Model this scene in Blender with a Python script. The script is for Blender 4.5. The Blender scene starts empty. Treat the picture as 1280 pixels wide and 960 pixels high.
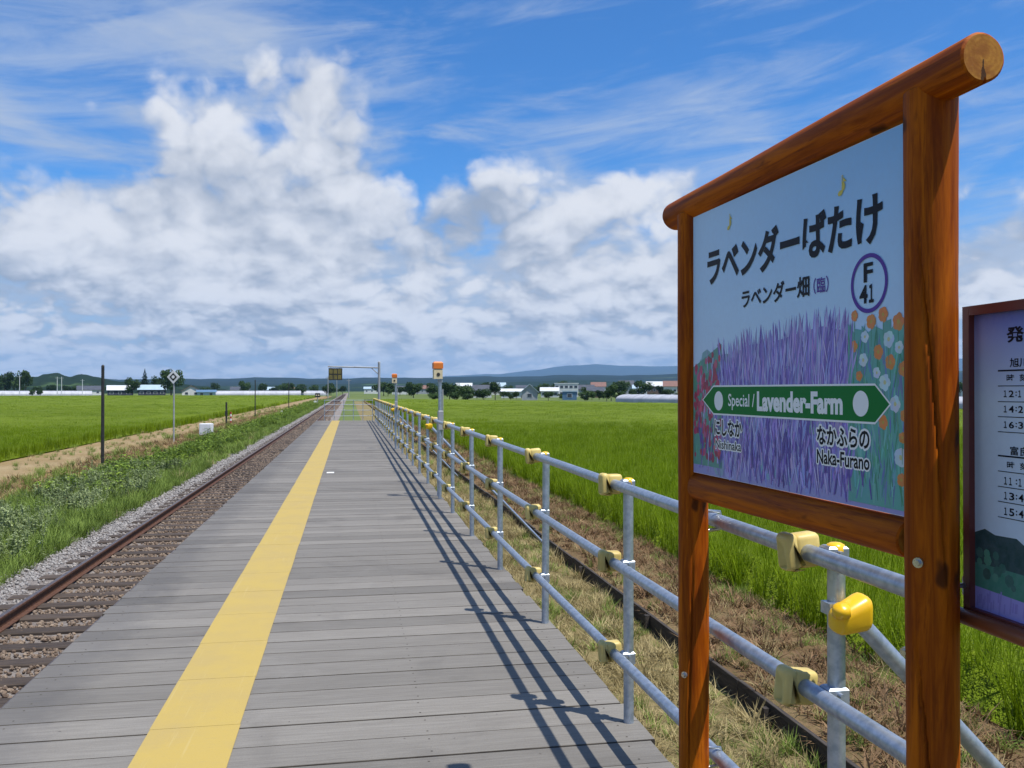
import bpy, bmesh, math, random
import numpy as np
from mathutils import Vector, Matrix
R = math.radians
random.seed(7); rng = np.random.default_rng(7)
S = bpy.context.scene
C = S.collection

# ------------------------------------------------------------------ camera
F = 1105.0; YAW = math.atan(203 / F); PITCH = math.atan(8 / F); CAMZ = 2.80; DECK = 1.20
cam_d = bpy.data.cameras.new('camera'); cam = bpy.data.objects.new('camera', cam_d); C.objects.link(cam)
cam_d.sensor_width = 36; cam_d.lens = 36 * F / 1280; cam_d.clip_start = 0.05; cam_d.clip_end = 60000
cam.location = (0, 0, CAMZ); cam.rotation_euler = (math.pi / 2 + PITCH, 0, -YAW)
S.camera = cam

# ------------------------------------------------------------------ sun, sky, exposure
SUN = Vector((0.320, -0.307, 1.0)).normalized()
sl = bpy.data.lights.new('sun', 'SUN'); so = bpy.data.objects.new('sun', sl); C.objects.link(so)
sl.energy = 5.0; sl.angle = R(0.53); sl.color = (1.0, 0.955, 0.88)
so.rotation_euler = SUN.to_track_quat('Z', 'Y').to_euler()
S.view_settings.view_transform = 'Standard'; S.view_settings.look = 'None'
S.view_settings.exposure = 0.32; S.view_settings.gamma = 1.0; S.view_settings.use_curve_mapping = False
S.cycles.use_denoising = True
S.cycles.max_bounces = 6; S.cycles.diffuse_bounces = 3; S.cycles.glossy_bounces = 3; S.cycles.transparent_max_bounces = 8
S.cycles.volume_bounces = 0; S.cycles.sample_clamp_indirect = 8

class NT:
    """tiny node-chain helper"""
    def __init__(s, tree): s.t = tree; s.n = tree.nodes; s.l = tree.links
    def put(s, sock, v):
        if v is None: return
        if hasattr(v, 'is_linked') or isinstance(v, bpy.types.NodeSocket): s.l.new(v, sock)
        else:
            try: sock.default_value = v
            except Exception: sock.default_value = (v[0], v[1], v[2], 1.0) if hasattr(v, '__len__') else v
    def m(s, op, a, b=None, c=None, clamp=False):
        n = s.n.new('ShaderNodeMath'); n.operation = op; n.use_clamp = clamp
        for i, v in enumerate((a, b, c)): s.put(n.inputs[i], v)
        return n.outputs[0]
    def vm(s, op, a, b=None):
        n = s.n.new('ShaderNodeVectorMath'); n.operation = op
        s.put(n.inputs[0], a); s.put(n.inputs[1], b)
        return n.outputs['Value'] if op in ('DOT_PRODUCT', 'LENGTH') else n.outputs[0]
    def comb(s, x, y, z):
        n = s.n.new('ShaderNodeCombineXYZ'); s.put(n.inputs[0], x); s.put(n.inputs[1], y); s.put(n.inputs[2], z); return n.outputs[0]
    def sep(s, v):
        n = s.n.new('ShaderNodeSeparateXYZ'); s.put(n.inputs[0], v); return n.outputs
    def noise(s, vec, scale, detail=4, rough=0.5, dist=0.0):
        n = s.n.new('ShaderNodeTexNoise'); s.put(n.inputs['Vector'], vec)
        n.inputs['Scale'].default_value = scale; n.inputs['Detail'].default_value = detail
        n.inputs['Roughness'].default_value = rough; n.inputs['Distortion'].default_value = dist
        return n.outputs['Fac']
    def smooth(s, v, a, b, o0=0.0, o1=1.0):
        n = s.n.new('ShaderNodeMapRange'); n.interpolation_type = 'SMOOTHSTEP'; s.put(n.inputs[0], v)
        for i, x in enumerate((a, b, o0, o1)): n.inputs[i + 1].default_value = x
        return n.outputs[0]
    def lin(s, v, a, b, o0=0.0, o1=1.0):
        n = s.n.new('ShaderNodeMapRange'); s.put(n.inputs[0], v)
        for i, x in enumerate((a, b, o0, o1)): n.inputs[i + 1].default_value = x
        return n.outputs[0]
    def mix(s, f, a, b, mode='MIX'):
        n = s.n.new('ShaderNodeMix'); n.data_type = 'RGBA'; n.blend_type = mode
        s.put(n.inputs[0], f)
        for k, v in ((6, a), (7, b)):
            if isinstance(v, bpy.types.NodeSocket): s.l.new(v, n.inputs[k])
            else: n.inputs[k].default_value = (v[0], v[1], v[2], 1)
        return n.outputs[2]

W = bpy.data.worlds.new('World'); S.world = W; W.use_nodes = True
W.node_tree.nodes.clear(); k = NT(W.node_tree)
sky = k.n.new('ShaderNodeTexSky'); sky.sky_type = 'NISHITA'; sky.sun_disc = False
sky.sun_elevation = math.asin(SUN.z); sky.sun_rotation = math.atan2(SUN.x, SUN.y)
sky.altitude = 200; sky.air_density = 1.0; sky.dust_density = 0.4; sky.ozone_density = 2.2
dirv = k.vm('NORMALIZE', k.n.new('ShaderNodeTexCoord').outputs['Generated'])
dx, dy, dz = k.sep(dirv)
DEG = 57.29578
az = k.m('MULTIPLY', k.m('ARCTAN2', dx, dy), DEG); el = k.m('MULTIPLY', k.m('ARCSINE', dz), DEG)
def sky_az(u): return math.degrees(math.atan((u - 640) / F) + YAW)
def sky_el(u, v): return math.degrees(math.atan((488 - v) / math.hypot(F, u - 640)))
def blob(u, v, su, sv, amp):
    a0, e0 = sky_az(u), sky_el(u, v); sa, se = su / 19.0, sv / 19.0
    da = k.m('DIVIDE', k.m('SUBTRACT', az, a0), sa); de = k.m('DIVIDE', k.m('SUBTRACT', el, e0), se)
    r2 = k.m('ADD', k.m('MULTIPLY', da, da), k.m('MULTIPLY', de, de))
    return k.m('MULTIPLY', k.m('EXPONENT', k.m('MULTIPLY', r2, -0.5)), amp)
def total(parts):
    o = parts[0]
    for p in parts[1:]: o = k.m('ADD', o, p)
    return o
# heap clouds: cover is dense low down, thin above; the clouds shrink and flatten towards the horizon
zl = k.m('LOGARITHM', k.m('ADD', k.m('MAXIMUM', dz, 0.0), 0.14), 2.71828)
def billow(q, scale):
    o = 0.17
    for i, (f, w) in enumerate(((1.0, 0.85), (2.17, 0.50), (4.6, 0.25))):
        n = k.noise(k.vm('ADD', q, (3.1 * i, 1.7 * i, 0.6)), scale * f, 0, 0.5)
        o = k.m('MULTIPLY_ADD', k.m('ABSOLUTE', k.m('SUBTRACT', n, 0.5)), w * 2.0, o)
    return o
warp = k.n.new('ShaderNodeTexNoise'); k.put(warp.inputs['Vector'], dirv); warp.inputs['Scale'].default_value = 16; warp.inputs['Detail'].default_value = 3
wvec = k.vm('MULTIPLY', k.vm('SUBTRACT', warp.outputs['Color'], (0.5, 0.5, 0.5)), (0.035, 0.035, 0.035))
def heap_noise(dzl, dside=0.0):
    zz = k.m('ADD', zl, dzl)
    q = k.vm('ADD', k.comb(k.m('ADD', dx, dside), dy, k.m('MULTIPLY', zz, 0.48)), wvec)
    big = k.m('ADD', k.m('MULTIPLY', k.noise(q, 4.6, 8, 0.56, 0.12), 0.74), k.m('MULTIPLY', billow(q, 8.5), 0.27))
    fine = k.m('ADD', k.m('MULTIPLY', k.noise(q, 11.0, 6, 0.54, 0.1), 0.60), k.m('MULTIPLY', billow(q, 20.0), 0.41))
    wl = k.smooth(el, 1.5, 11.0, 0.62, 0.16)
    return k.m('ADD', k.m('MULTIPLY', big, k.m('SUBTRACT', 1.0, wl)), k.m('MULTIPLY', fine, wl))
cover = total([k.smooth(el, 6.0, 20.0, 0.17, -0.22),
    blob(390, 165, 110, 75, 0.26), blob(370, 95, 90, 30, 0.14), blob(240, 140, 70, 45, 0.15), blob(120, 255, 190, 45, 0.15), blob(860, 220, 75, 30, 0.20),
    blob(660, 250, 90, 26, 0.09), blob(760, 140, 260, 55, -0.14), blob(330, 172, 22, 14, -0.16), blob(380, 225, 30, 12, -0.14), blob(60, 178, 80, 10, -0.10),
    blob(520, 130, 36, 40, -0.12), blob(1100, 120, 200, 80, -0.12), blob(90, 60, 160, 60, -0.08), blob(1230, 260, 60, 50, 0.10), blob(560, 300, 80, 35, 0.11), blob(420, 120, 70, 30, 0.06)])
n0 = heap_noise(0.0)
n1 = heap_noise(0.065, 0.010)
n2 = heap_noise(0.19, 0.025)
dens = k.m('MULTIPLY_ADD', k.m('SUBTRACT', n0, 0.5), 1.55, cover)
alpha = k.smooth(dens, -0.02, 0.16)
lit = k.m('ADD', k.m('MULTIPLY', k.m('SUBTRACT', n0, n1), 4.2), k.m('MULTIPLY', k.m('SUBTRACT', n0, n2), 2.6))
lit = k.smooth(k.m('ADD', k.m('ADD', lit, 0.56), k.m('MULTIPLY', k.m('SUBTRACT', 0.13, dens), 0.6)), -0.45, 1.20)
heap_col = k.mix(lit, (3.5, 4.1, 5.2), (8.3, 8.5, 9.0))
# high thin streaks
ca, sa_ = math.cos(R(9)), math.sin(R(9))
su_ = k.m('ADD', k.m('MULTIPLY', az, ca), k.m('MULTIPLY', el, sa_)); sv_ = k.m('SUBTRACT', k.m('MULTIPLY', el, ca), k.m('MULTIPLY', az, sa_))
streak = k.noise(k.comb(k.m('MULTIPLY', su_, 0.055), k.m('MULTIPLY', sv_, 0.36), 3.0), 1.6, 8, 0.62, 0.5)
veil = k.noise(k.comb(k.m('MULTIPLY', az, 0.05), k.m('MULTIPLY', el, 0.09), 9.0), 1.3, 5, 0.5, 0.6)
cir = total([k.m('SUBTRACT', streak, 0.52), k.smooth(el, 24.0, 50.0, 0.0, 0.16), k.m('MULTIPLY', k.m('SUBTRACT', veil, 0.5), 0.5), blob(130, 60, 230, 70, 0.22), blob(900, 130, 240, 40, 0.09),  # elevation ramp: extra veil above the frame, added to make shadows less blue
             blob(560, 8, 90, 12, 0.10), blob(690, 60, 160, 35, -0.12), blob(1250, 230, 90, 80, 0.12)])
cir_a = k.m('MULTIPLY', k.smooth(cir, -0.09, 0.34), 0.6)
# pale layer cloud behind the heaps
lay_n = k.noise(k.comb(k.m('MULTIPLY', az, 0.045), k.m('MULTIPLY', el, 0.16), 5.0), 1.5, 6, 0.58, 0.4)
lay_a = k.m('MULTIPLY', k.smooth(k.m('ADD', total([k.smooth(el, 6.0, 17.0, 0.30, -0.16), blob(300, 175, 220, 75, 0.26)]), k.m('MULTIPLY', k.m('SUBTRACT', lay_n, 0.5), 1.5)), -0.05, 0.30), 0.86)
# clear blue: the sky texture, with the white glow low over the horizon
blue = k.vm('MULTIPLY', sky.outputs[0], (0.44, 1.02, 1.62))
low = k.smooth(el, 0.0, 9.0, 0.55, 0.0)
blue = k.mix(low, blue, (4.3, 5.3, 6.9))
col = k.mix(cir_a, blue, (5.2, 6.0, 7.4))
col = k.mix(lay_a, col, k.mix(k.smooth(lay_n, 0.3, 0.7), (3.9, 4.7, 6.1), (5.3, 6.0, 7.2)))
col = k.mix(k.m('MULTIPLY', alpha, 0.96), col, heap_col)
lowm = k.smooth(el, -1.0, 4.0, 0.45, 0.0)
col = k.mix(lowm, col, (4.2, 5.1, 6.6))
bg = k.n.new('ShaderNodeBackground'); k.l.new(col, bg.inputs[0]); bg.inputs[1].default_value = 0.080
wo = k.n.new('ShaderNodeOutputWorld'); k.l.new(bg.outputs[0], wo.inputs[0])
W.cycles.sampling_method = 'MANUAL'; W.cycles.sample_map_resolution = 1024

# ------------------------------------------------------------------ pixel helpers
CM = Matrix.Translation(cam.location) @ cam.rotation_euler.to_matrix().to_4x4()
def ray(u, v): return (CM.to_3x3() @ Vector(((u - 640) / F, (480 - v) / F, -1.0)))
def on_plane_z(u, v, z):
    d = ray(u, v); t = (z - CAMZ) / d.z; return Vector((0, 0, CAMZ)) + d * t
def at(u, d, z=0.0):
    """ground point in image column u at depth d"""
    xr = (u - 640) / F * d
    return Vector((xr * math.cos(YAW) + d * math.sin(YAW), d * math.cos(YAW) - xr * math.sin(YAW), z))

# ------------------------------------------------------------------ materials
def mat(name, build):
    m = bpy.data.materials.new(name); m.use_nodes = True
    t = m.node_tree; t.nodes.clear(); q = NT(t)
    out = t.nodes.new('ShaderNodeOutputMaterial'); p = t.nodes.new('ShaderNodeBsdfPrincipled')
    t.links.new(p.outputs[0], out.inputs[0])
    build(q, p, out); return m
def setp(q, p, color=None, rough=0.6, spec=0.4, metal=0.0, height=None, bstr=0.4, bdist=0.01):
    if color is not None:
        if isinstance(color, bpy.types.NodeSocket): q.l.new(color, p.inputs['Base Color'])
        else: p.inputs['Base Color'].default_value = (*color, 1)
    q.put(p.inputs['Roughness'], rough); p.inputs['Specular IOR Level'].default_value = spec; p.inputs['Metallic'].default_value = metal
    if height is not None:
        b = q.n.new('ShaderNodeBump'); b.inputs['Strength'].default_value = bstr; b.inputs['Distance'].default_value = bdist
        q.l.new(height, b.inputs['Height']); q.l.new(b.outputs[0], p.inputs['Normal'])
ALB = 0.85
def dim(q, c, f=None): return q.mix(1.0, c, (f or ALB,) * 3, 'MULTIPLY')
def wpos(q): return q.n.new('ShaderNodeNewGeometry').outputs['Position']
def opos(q): return q.n.new('ShaderNodeTexCoord').outputs['Object']
def rnd(q): return q.n.new('ShaderNodeObjectInfo').outputs['Random']
def scaled(q, v, s): return q.vm('MULTIPLY', v, s)
def simple(name, c1, c2=None, scale=6.0, rough=0.6, spec=0.4, metal=0.0, bump=0.0, world=True, stretch=(1, 1, 1), var=0.0, detail=5):
    def b(q, p, o):
        v = scaled(q, wpos(q) if world else opos(q), stretch)
        n = q.noise(v, scale, detail, 0.6)
        c = q.mix(q.smooth(n, 0.3, 0.7), c1, c2 if c2 else tuple(x * 0.8 for x in c1))
        if var: c = q.mix(1.0, c, q.comb(*[q.lin(rnd(q), 0, 1, 1 - var, 1 + var)] * 3), 'MULTIPLY')
        setp(q, p, c, q.lin(n, 0.2, 0.8, rough - 0.08, min(1, rough + 0.08)), spec, metal, n if bump else None, bump, 0.01)
    return mat(name, b)

def _plank(q, p, o):
    v = wpos(q); x, y, z = q.sep(v); r = rnd(q)
    g = q.noise(q.comb(q.m('MULTIPLY', x, 3.2), q.m('MULTIPLY', y, 80.0), q.m('MULTIPLY', r, 50.0)), 1.0, 5, 0.65, 0.6)
    g2 = q.noise(q.comb(q.m('MULTIPLY', x, 0.5), q.m('MULTIPLY', y, 9.0), q.m('MULTIPLY', r, 91.0)), 1.0, 4, 0.6, 0.3)
    st = q.noise(v, 1.1, 5, 0.6, 0.6)
    c = q.mix(q.smooth(g, 0.3, 0.72), (0.186, 0.172, 0.152), (0.250, 0.234, 0.208))
    c = q.mix(q.smooth(g2, 0.40, 0.80, 0, 0.22), c, (0.295, 0.280, 0.255))
    c = q.mix(q.smooth(st, 0.50, 0.70, 0, 0.42), c, (0.115, 0.106, 0.096))
    xd = q.noise(q.vm('ADD', v, (3.0, 11.0, 0)), 0.7, 6, 0.7, 0.8)
    c = q.mix(q.smooth(xd, 0.56, 0.70, 0, 0.30), c, (0.30, 0.285, 0.26))
    edge = q.smooth(q.m('ADD', x, q.m('MULTIPLY', q.noise(v, 5.0, 4, 0.7), 0.55)), -1.30, -0.95, 0.42, 0.0)
    c = q.mix(edge, c, (0.090, 0.088, 0.092))
    spots = q.smooth(q.noise(v, 26.0, 2, 0.5), 0.735, 0.77, 0, 0.55)
    c = q.mix(spots, c, (0.06, 0.05, 0.045))
    rust = q.smooth(q.noise(q.vm('ADD', v, (7.3, 2.1, 0)), 2.3, 3, 0.6), 0.70, 0.78, 0, 0.35)
    c = q.mix(rust, c, (0.22, 0.12, 0.08))
    c = q.mix(1.0, c, q.comb(*[q.lin(r, 0, 1, 0.79, 1.12)] * 3), 'MULTIPLY')
    sp = q.noise(v, 150.0, 2, 0.6)
    c = q.mix(q.smooth(sp, 0.35, 0.7, 0.0, 0.22), c, (0.11, 0.10, 0.09))
    setp(q, p, dim(q, c), 0.68, 0.22, 0, g, 0.45, 0.004)
M_PLANK = mat('weathered_plank', _plank)
def _yellow(q, p, o):
    v = wpos(q); x, y, z = q.sep(v)
    n = q.noise(v, 3.0, 6, 0.65); f = q.noise(q.vm('MULTIPLY', v, (1.0, 14.0, 1)), 9.0, 4, 0.7)
    c = q.mix(q.smooth(n, 0.35, 0.7), (0.515, 0.375, 0.098), (0.475, 0.350, 0.115))
    c = q.mix(q.smooth(f, 0.57, 0.72, 0, 0.42), c, (0.36, 0.29, 0.16))
    sc = q.smooth(q.noise(q.vm('MULTIPLY', v, (30.0, 0.8, 1)), 2.0, 3, 0.6), 0.62, 0.72, 0, 0.3)
    c = q.mix(sc, c, (0.60, 0.48, 0.22))
    setp(q, p, dim(q, c, 0.80), 0.6, 0.3, 0, q.noise(v, 160.0, 2, 0.5), 0.35, 0.003)
M_PLANKSIDE = simple('gap_shade_and_nail_head', (0.040, 0.035, 0.030), (0.085, 0.075, 0.062), 5.0, 0.9, 0.1)  # shade of the gaps painted on the plank sides; also colours nail heads
M_YELLOW = mat('yellow_strip_sheet', _yellow)
M_DARKWOOD = simple('creosoted_timber', (0.034, 0.025, 0.020), (0.085, 0.064, 0.050), 3.0, 0.75, 0.3, bump=0.4, stretch=(1, 14, 14), var=0.25)
M_BOARD = simple('dark_garden_board', (0.030, 0.026, 0.024), (0.075, 0.062, 0.052), 4.0, 0.8, 0.25, bump=0.4, stretch=(8, 1, 8))
def _rail(q, p, o):
    n = q.noise(wpos(q), 24.0, 4, 0.6)
    setp(q, p, q.mix(q.smooth(n, 0.3, 0.7), (0.072, 0.034, 0.022), (0.135, 0.066, 0.040)), 0.62, 0.4, 0.25, n, 0.3, 0.003)
M_RAIL = mat('rusty_rail', _rail)
M_RAILTOP = simple('worn_rail_head', (0.16, 0.125, 0.105), (0.09, 0.06, 0.048), 14.0, 0.38, 0.5, metal=0.6)
def _galv(q, p, o):
    n = q.noise(wpos(q), 35.0, 3, 0.6); b = q.noise(wpos(q), 5.0, 4, 0.6)
    c = q.mix(q.smooth(n, 0.35, 0.65), (0.30, 0.35, 0.42), (0.42, 0.47, 0.54))
    c = q.mix(q.smooth(b, 0.62, 0.78, 0, 0.4), c, (0.30, 0.25, 0.22))
    setp(q, p, c, q.lin(b, 0.3, 0.7, 0.34, 0.52), 0.5, 0.72)
M_GALV = mat('galvanised_pipe', _galv)
M_CREAM = simple('cream_rubber_cover', (0.62, 0.49, 0.17), (0.52, 0.39, 0.115), 9.0, 0.48, 0.45, world=True, var=0.10)
M_CAPY = simple('yellow_plastic', (0.78, 0.47, 0.012), (0.72, 0.40, 0.010), 8.0, 0.34, 0.5)
M_ORANGE = simple('orange_plastic', (0.62, 0.17, 0.02), (0.52, 0.13, 0.02), 8.0, 0.42, 0.5)
M_LAMPCREAM = simple('cream_lamp_case', (0.62, 0.54, 0.36), (0.52, 0.44, 0.28), 8.0, 0.5, 0.4)
M_BLACK = simple('black_paint', (0.012, 0.013, 0.013), (0.03, 0.03, 0.03), 8.0, 0.55, 0.4)
M_WHITE = simple('white_paint', (0.74, 0.75, 0.76), (0.62, 0.63, 0.64), 3.0, 0.5, 0.4)
M_GREY = simple('grey_paint', (0.32, 0.34, 0.36), (0.24, 0.25, 0.27), 3.0, 0.5, 0.4)
M_BOLT = simple('zinc_bolt', (0.6, 0.6, 0.6), (0.4, 0.4, 0.4), 60.0, 0.3, 0.5, metal=0.9)
M_RED = simple('red_paint', (0.42, 0.035, 0.03), (0.30, 0.03, 0.03), 6.0, 0.5, 0.4)
def _log(q, p, o):
    v = opos(q); g = q.noise(q.vm('MULTIPLY', v, (14.0, 14.0, 0.9)), 2.2, 6, 0.65, 0.7)
    b = q.noise(q.vm('MULTIPLY', v, (1, 1, 0.45)), 7.0, 4, 0.6, 0.4)
    c = q.mix(q.smooth(g, 0.3, 0.7), (0.175, 0.030, 0.0008), (0.45, 0.112, 0.0026))
    c = q.mix(q.smooth(b, 0.5, 0.75, 0, 0.5), c, (0.145, 0.024, 0.0015))
    fl = q.smooth(q.noise(q.vm('MULTIPLY', v, (30.0, 30.0, 2.0)), 3.0, 4, 0.7), 0.56, 0.66, 0, 0.45)
    c = q.mix(fl, c, (0.10, 0.016, 0.001))
    kn = q.smooth(q.noise(q.vm('MULTIPLY', v, (1.3, 1.3, 0.8)), 9.0, 2, 0.5), 0.66, 0.73, 0, 0.85)
    c = q.mix(kn, c, (0.045, 0.012, 0.004))
    setp(q, p, c, q.lin(g, 0.3, 0.7, 0.48, 0.66), 0.10, 0, g, 0.5, 0.004)
M_LOG = mat('stained_log', _log)
def _endgrain(q, p, o):
    v = opos(q); x, y, z = q.sep(v)
    n = q.noise(v, 30.0, 4, 0.6)
    rr = q.m('MULTIPLY_ADD', n, 0.010, q.m('SQRT', q.m('ADD', q.m('POWER', q.m('ADD', x, 0.006), 2.0), q.m('POWER', q.m('SUBTRACT', y, 0.004), 2.0))))
    ring = q.m('SINE', q.m('MULTIPLY', rr, 620.0)); big = q.noise(v, 26.0, 3, 0.6)
    c = q.mix(q.smooth(ring, -1, 1, 0, 0.35), (0.37, 0.165, 0.022), (0.25, 0.085, 0.010))
    c = q.mix(q.smooth(big, 0.40, 0.68, 0, 0.75), c, (0.20, 0.062, 0.008))
    th = q.m('ABSOLUTE', q.m('ADD', y, q.m('MULTIPLY', q.m('SUBTRACT', n, 0.5), 0.02)))
    wedge = q.m('MULTIPLY', q.m('LESS_THAN', th, q.m('MULTIPLY', q.m('MAXIMUM', x, 0.0), 0.16)), q.m('GREATER_THAN', x, 0.004))
    c = q.mix(q.m('MULTIPLY', wedge, 0.9), c, (0.03, 0.010, 0.003))
    setp(q, p, c, 0.75, 0.2, 0, n, 0.4, 0.004)
M_END = mat('log_end_grain', _endgrain)
M_BROWNPIPE = simple('brown_painted_steel', (0.20, 0.055, 0.018), (0.15, 0.040, 0.014), 6.0, 0.4, 0.5)
M_MAROON = simple('maroon_frame', (0.125, 0.028, 0.026), (0.095, 0.022, 0.022), 6.0, 0.42, 0.45)
def vcol(name, rough=0.4, spec=0.3):
    def b(q, p, o):
        a = q.n.new('ShaderNodeVertexColor'); a.layer_name = 'Col'
        n = q.noise(wpos(q), 60.0, 3, 0.6)
        c = q.mix(q.lin(n, 0.2, 0.8, 0.0, 0.16), a.outputs[0], (0.35, 0.40, 0.55))
        setp(q, p, c, rough, spec)
    return mat(name, b)
M_PRINT = vcol('printed_artwork')
def flat(name, c, rough=0.4): return mat(name, lambda q, p, o: setp(q, p, c, rough, 0.10))
M_INK = flat('black_ink', (0.010, 0.012, 0.020)); M_PAPER = flat('white_ink', (0.80, 0.82, 0.84))
M_GREENINK = flat('green_ink', (0.010, 0.175, 0.040)); M_PURPLEINK = flat('purple_ink', (0.105, 0.05, 0.32)); M_NOTE = flat('yellow_ink', (0.62, 0.52, 0.12))
def leafmat(name, c1, c2, trans=0.25, patch=0.25, rough=0.55, tip=None, var=0.22):
    def b(q, p, o):
        r = rnd(q); n = q.noise(wpos(q), patch, 4, 0.6)
        c = q.mix(q.m('ADD', q.m('MULTIPLY', r, 0.6), q.m('MULTIPLY', n, 0.4)), c1, c2)
        if tip:
            z = q.sep(opos(q))[2]; c = q.mix(q.smooth(z, tip[1], tip[2], 0, tip[3]), c, tip[0])
        c = q.mix(1.0, c, q.comb(*[q.lin(r, 0, 1, 1 - var, 1 + var)] * 3), 'MULTIPLY')
        c = dim(q, c)
        setp(q, p, c, rough, 0.10)
        t = q.n.new('ShaderNodeBsdfTranslucent'); q.l.new(c, t.inputs[0])
        mx = q.n.new('ShaderNodeMixShader'); mx.inputs[0].default_value = trans
        q.l.new(p.outputs[0], mx.inputs[1]); q.l.new(t.outputs[0], mx.inputs[2]); q.l.new(mx.outputs[0], o.inputs[0])
    return mat(name, b)
M_RICE = leafmat('rice_leaf', (0.135, 0.220, 0.004), (0.205, 0.295, 0.007), 0.36, 0.09, 0.55, None, 0.14)
M_REED = leafmat('weed_grass_leaf', (0.115, 0.190, 0.028), (0.26, 0.35, 0.080), 0.28, 0.5)
M_MUGWORT = leafmat('grey_green_weed_leaf', (0.16, 0.22, 0.085), (0.36, 0.42, 0.21), 0.22, 0.6)
M_BROAD = leafmat('broad_weed_leaf', (0.11, 0.20, 0.022), (0.27, 0.36, 0.060), 0.24, 0.5, 0.45)
M_STRAW = leafmat('dry_straw', (0.28, 0.215, 0.09), (0.48, 0.40, 0.21), 0.2, 0.8)
M_DEAD = leafmat('dead_brown_litter', (0.145, 0.082, 0.042), (0.30, 0.195, 0.105), 0.15, 0.8)
M_TREE = leafmat('tree_leaf', (0.022, 0.050, 0.016), (0.060, 0.105, 0.028), 0.15, 0.05)
M_CONIFER = leafmat('conifer_needles', (0.013, 0.034, 0.018), (0.030, 0.060, 0.026), 0.08, 0.05)
M_BARK = simple('bark', (0.07, 0.05, 0.035), (0.12, 0.09, 0.07), 5.0, 0.9, 0.2)
def _stone(q, p, o):
    r = rnd(q); x = q.sep(wpos(q))[0]; n = q.noise(wpos(q), 40.0, 3, 0.6)
    grey = q.mix(r, (0.20, 0.19, 0.185), (0.46, 0.44, 0.42)); br = q.mix(r, (0.12, 0.080, 0.056), (0.32, 0.245, 0.18))
    c = q.mix(q.smooth(q.m('ADD', x, q.m('MULTIPLY', n, 0.4)), -4.2, -3.4), grey, br)
    setp(q, p, dim(q, q.mix(q.smooth(n, 0.3, 0.8, 0, 0.4), c, (0.16, 0.13, 0.11))), 0.85, 0.25)
M_STONE = mat('ballast_stone', _stone)
def ground_mat(name, cols, scale=0.8, bump=0.5, fine=14.0):
    def b(q, p, o):
        v = wpos(q); n = q.noise(v, scale, 6, 0.62, 0.3); f = q.noise(v, fine, 5, 0.7)
        c = q.mix(q.smooth(n, 0.38, 0.62), cols[0], cols[1])
        c = q.mix(q.smooth(f, 0.42, 0.68, 0, 0.7), c, cols[2])
        setp(q, p, dim(q, c), 0.9, 0.15, 0, f, bump, 0.04)
    return mat(name, b)
M_BALLASTBED = ground_mat('ballast_bed', ((0.24, 0.21, 0.19), (0.30, 0.27, 0.25), (0.11, 0.09, 0.08)), 2.0, 0.8, 22.0)
M_PLAIN = ground_mat('far_plain', ((0.10, 0.145, 0.03), (0.16, 0.20, 0.06), (0.07, 0.10, 0.03)), 0.010, 0.0, 0.06)
M_STRAWGROUND = ground_mat('dry_grass_ground', ((0.30, 0.235, 0.115), (0.225, 0.175, 0.08), (0.115, 0.12, 0.04)), 1.3, 0.9, 24.0)
M_LITTERGROUND = ground_mat('brown_litter_ground', ((0.185, 0.115, 0.058), (0.26, 0.18, 0.095), (0.11, 0.105, 0.035)), 1.1, 0.9, 24.0)
M_WEEDGROUND = ground_mat('weed_ground', ((0.055, 0.085, 0.02), (0.085, 0.11, 0.03), (0.04, 0.05, 0.018)), 1.0, 0.9, 12.0)
M_PATH = ground_mat('dirt_path_soil', ((0.29, 0.205, 0.10), (0.36, 0.27, 0.15), (0.20, 0.15, 0.07)), 0.35, 0.5, 5.0)
M_REDSOIL = ground_mat('red_brown_verge', ((0.24, 0.135, 0.062), (0.33, 0.22, 0.105), (0.14, 0.13, 0.04)), 0.7, 0.7, 10.0)
def _canopy(q, p, o):
    v = wpos(q); n = q.noise(v, 0.05, 4, 0.6); s = q.noise(q.vm('MULTIPLY', v, (1, 0.35, 1)), 0.35, 5, 0.65, 0.4); f = q.noise(v, 4.0, 4, 0.7)
    c = q.mix(q.smooth(n, 0.35, 0.65), (0.135, 0.195, 0.005), (0.180, 0.248, 0.008))
    c = q.mix(q.smooth(s, 0.50, 0.72, 0, 0.40), c, (0.100, 0.150, 0.004))
    setp(q, p, dim(q, q.mix(q.smooth(f, 0.4, 0.7, 0, 0.45), c, (0.08, 0.125, 0.004))), 0.8, 0.15, 0, f, 1.0, 0.25)
M_CANOPY = mat('rice_canopy', _canopy)

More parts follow.
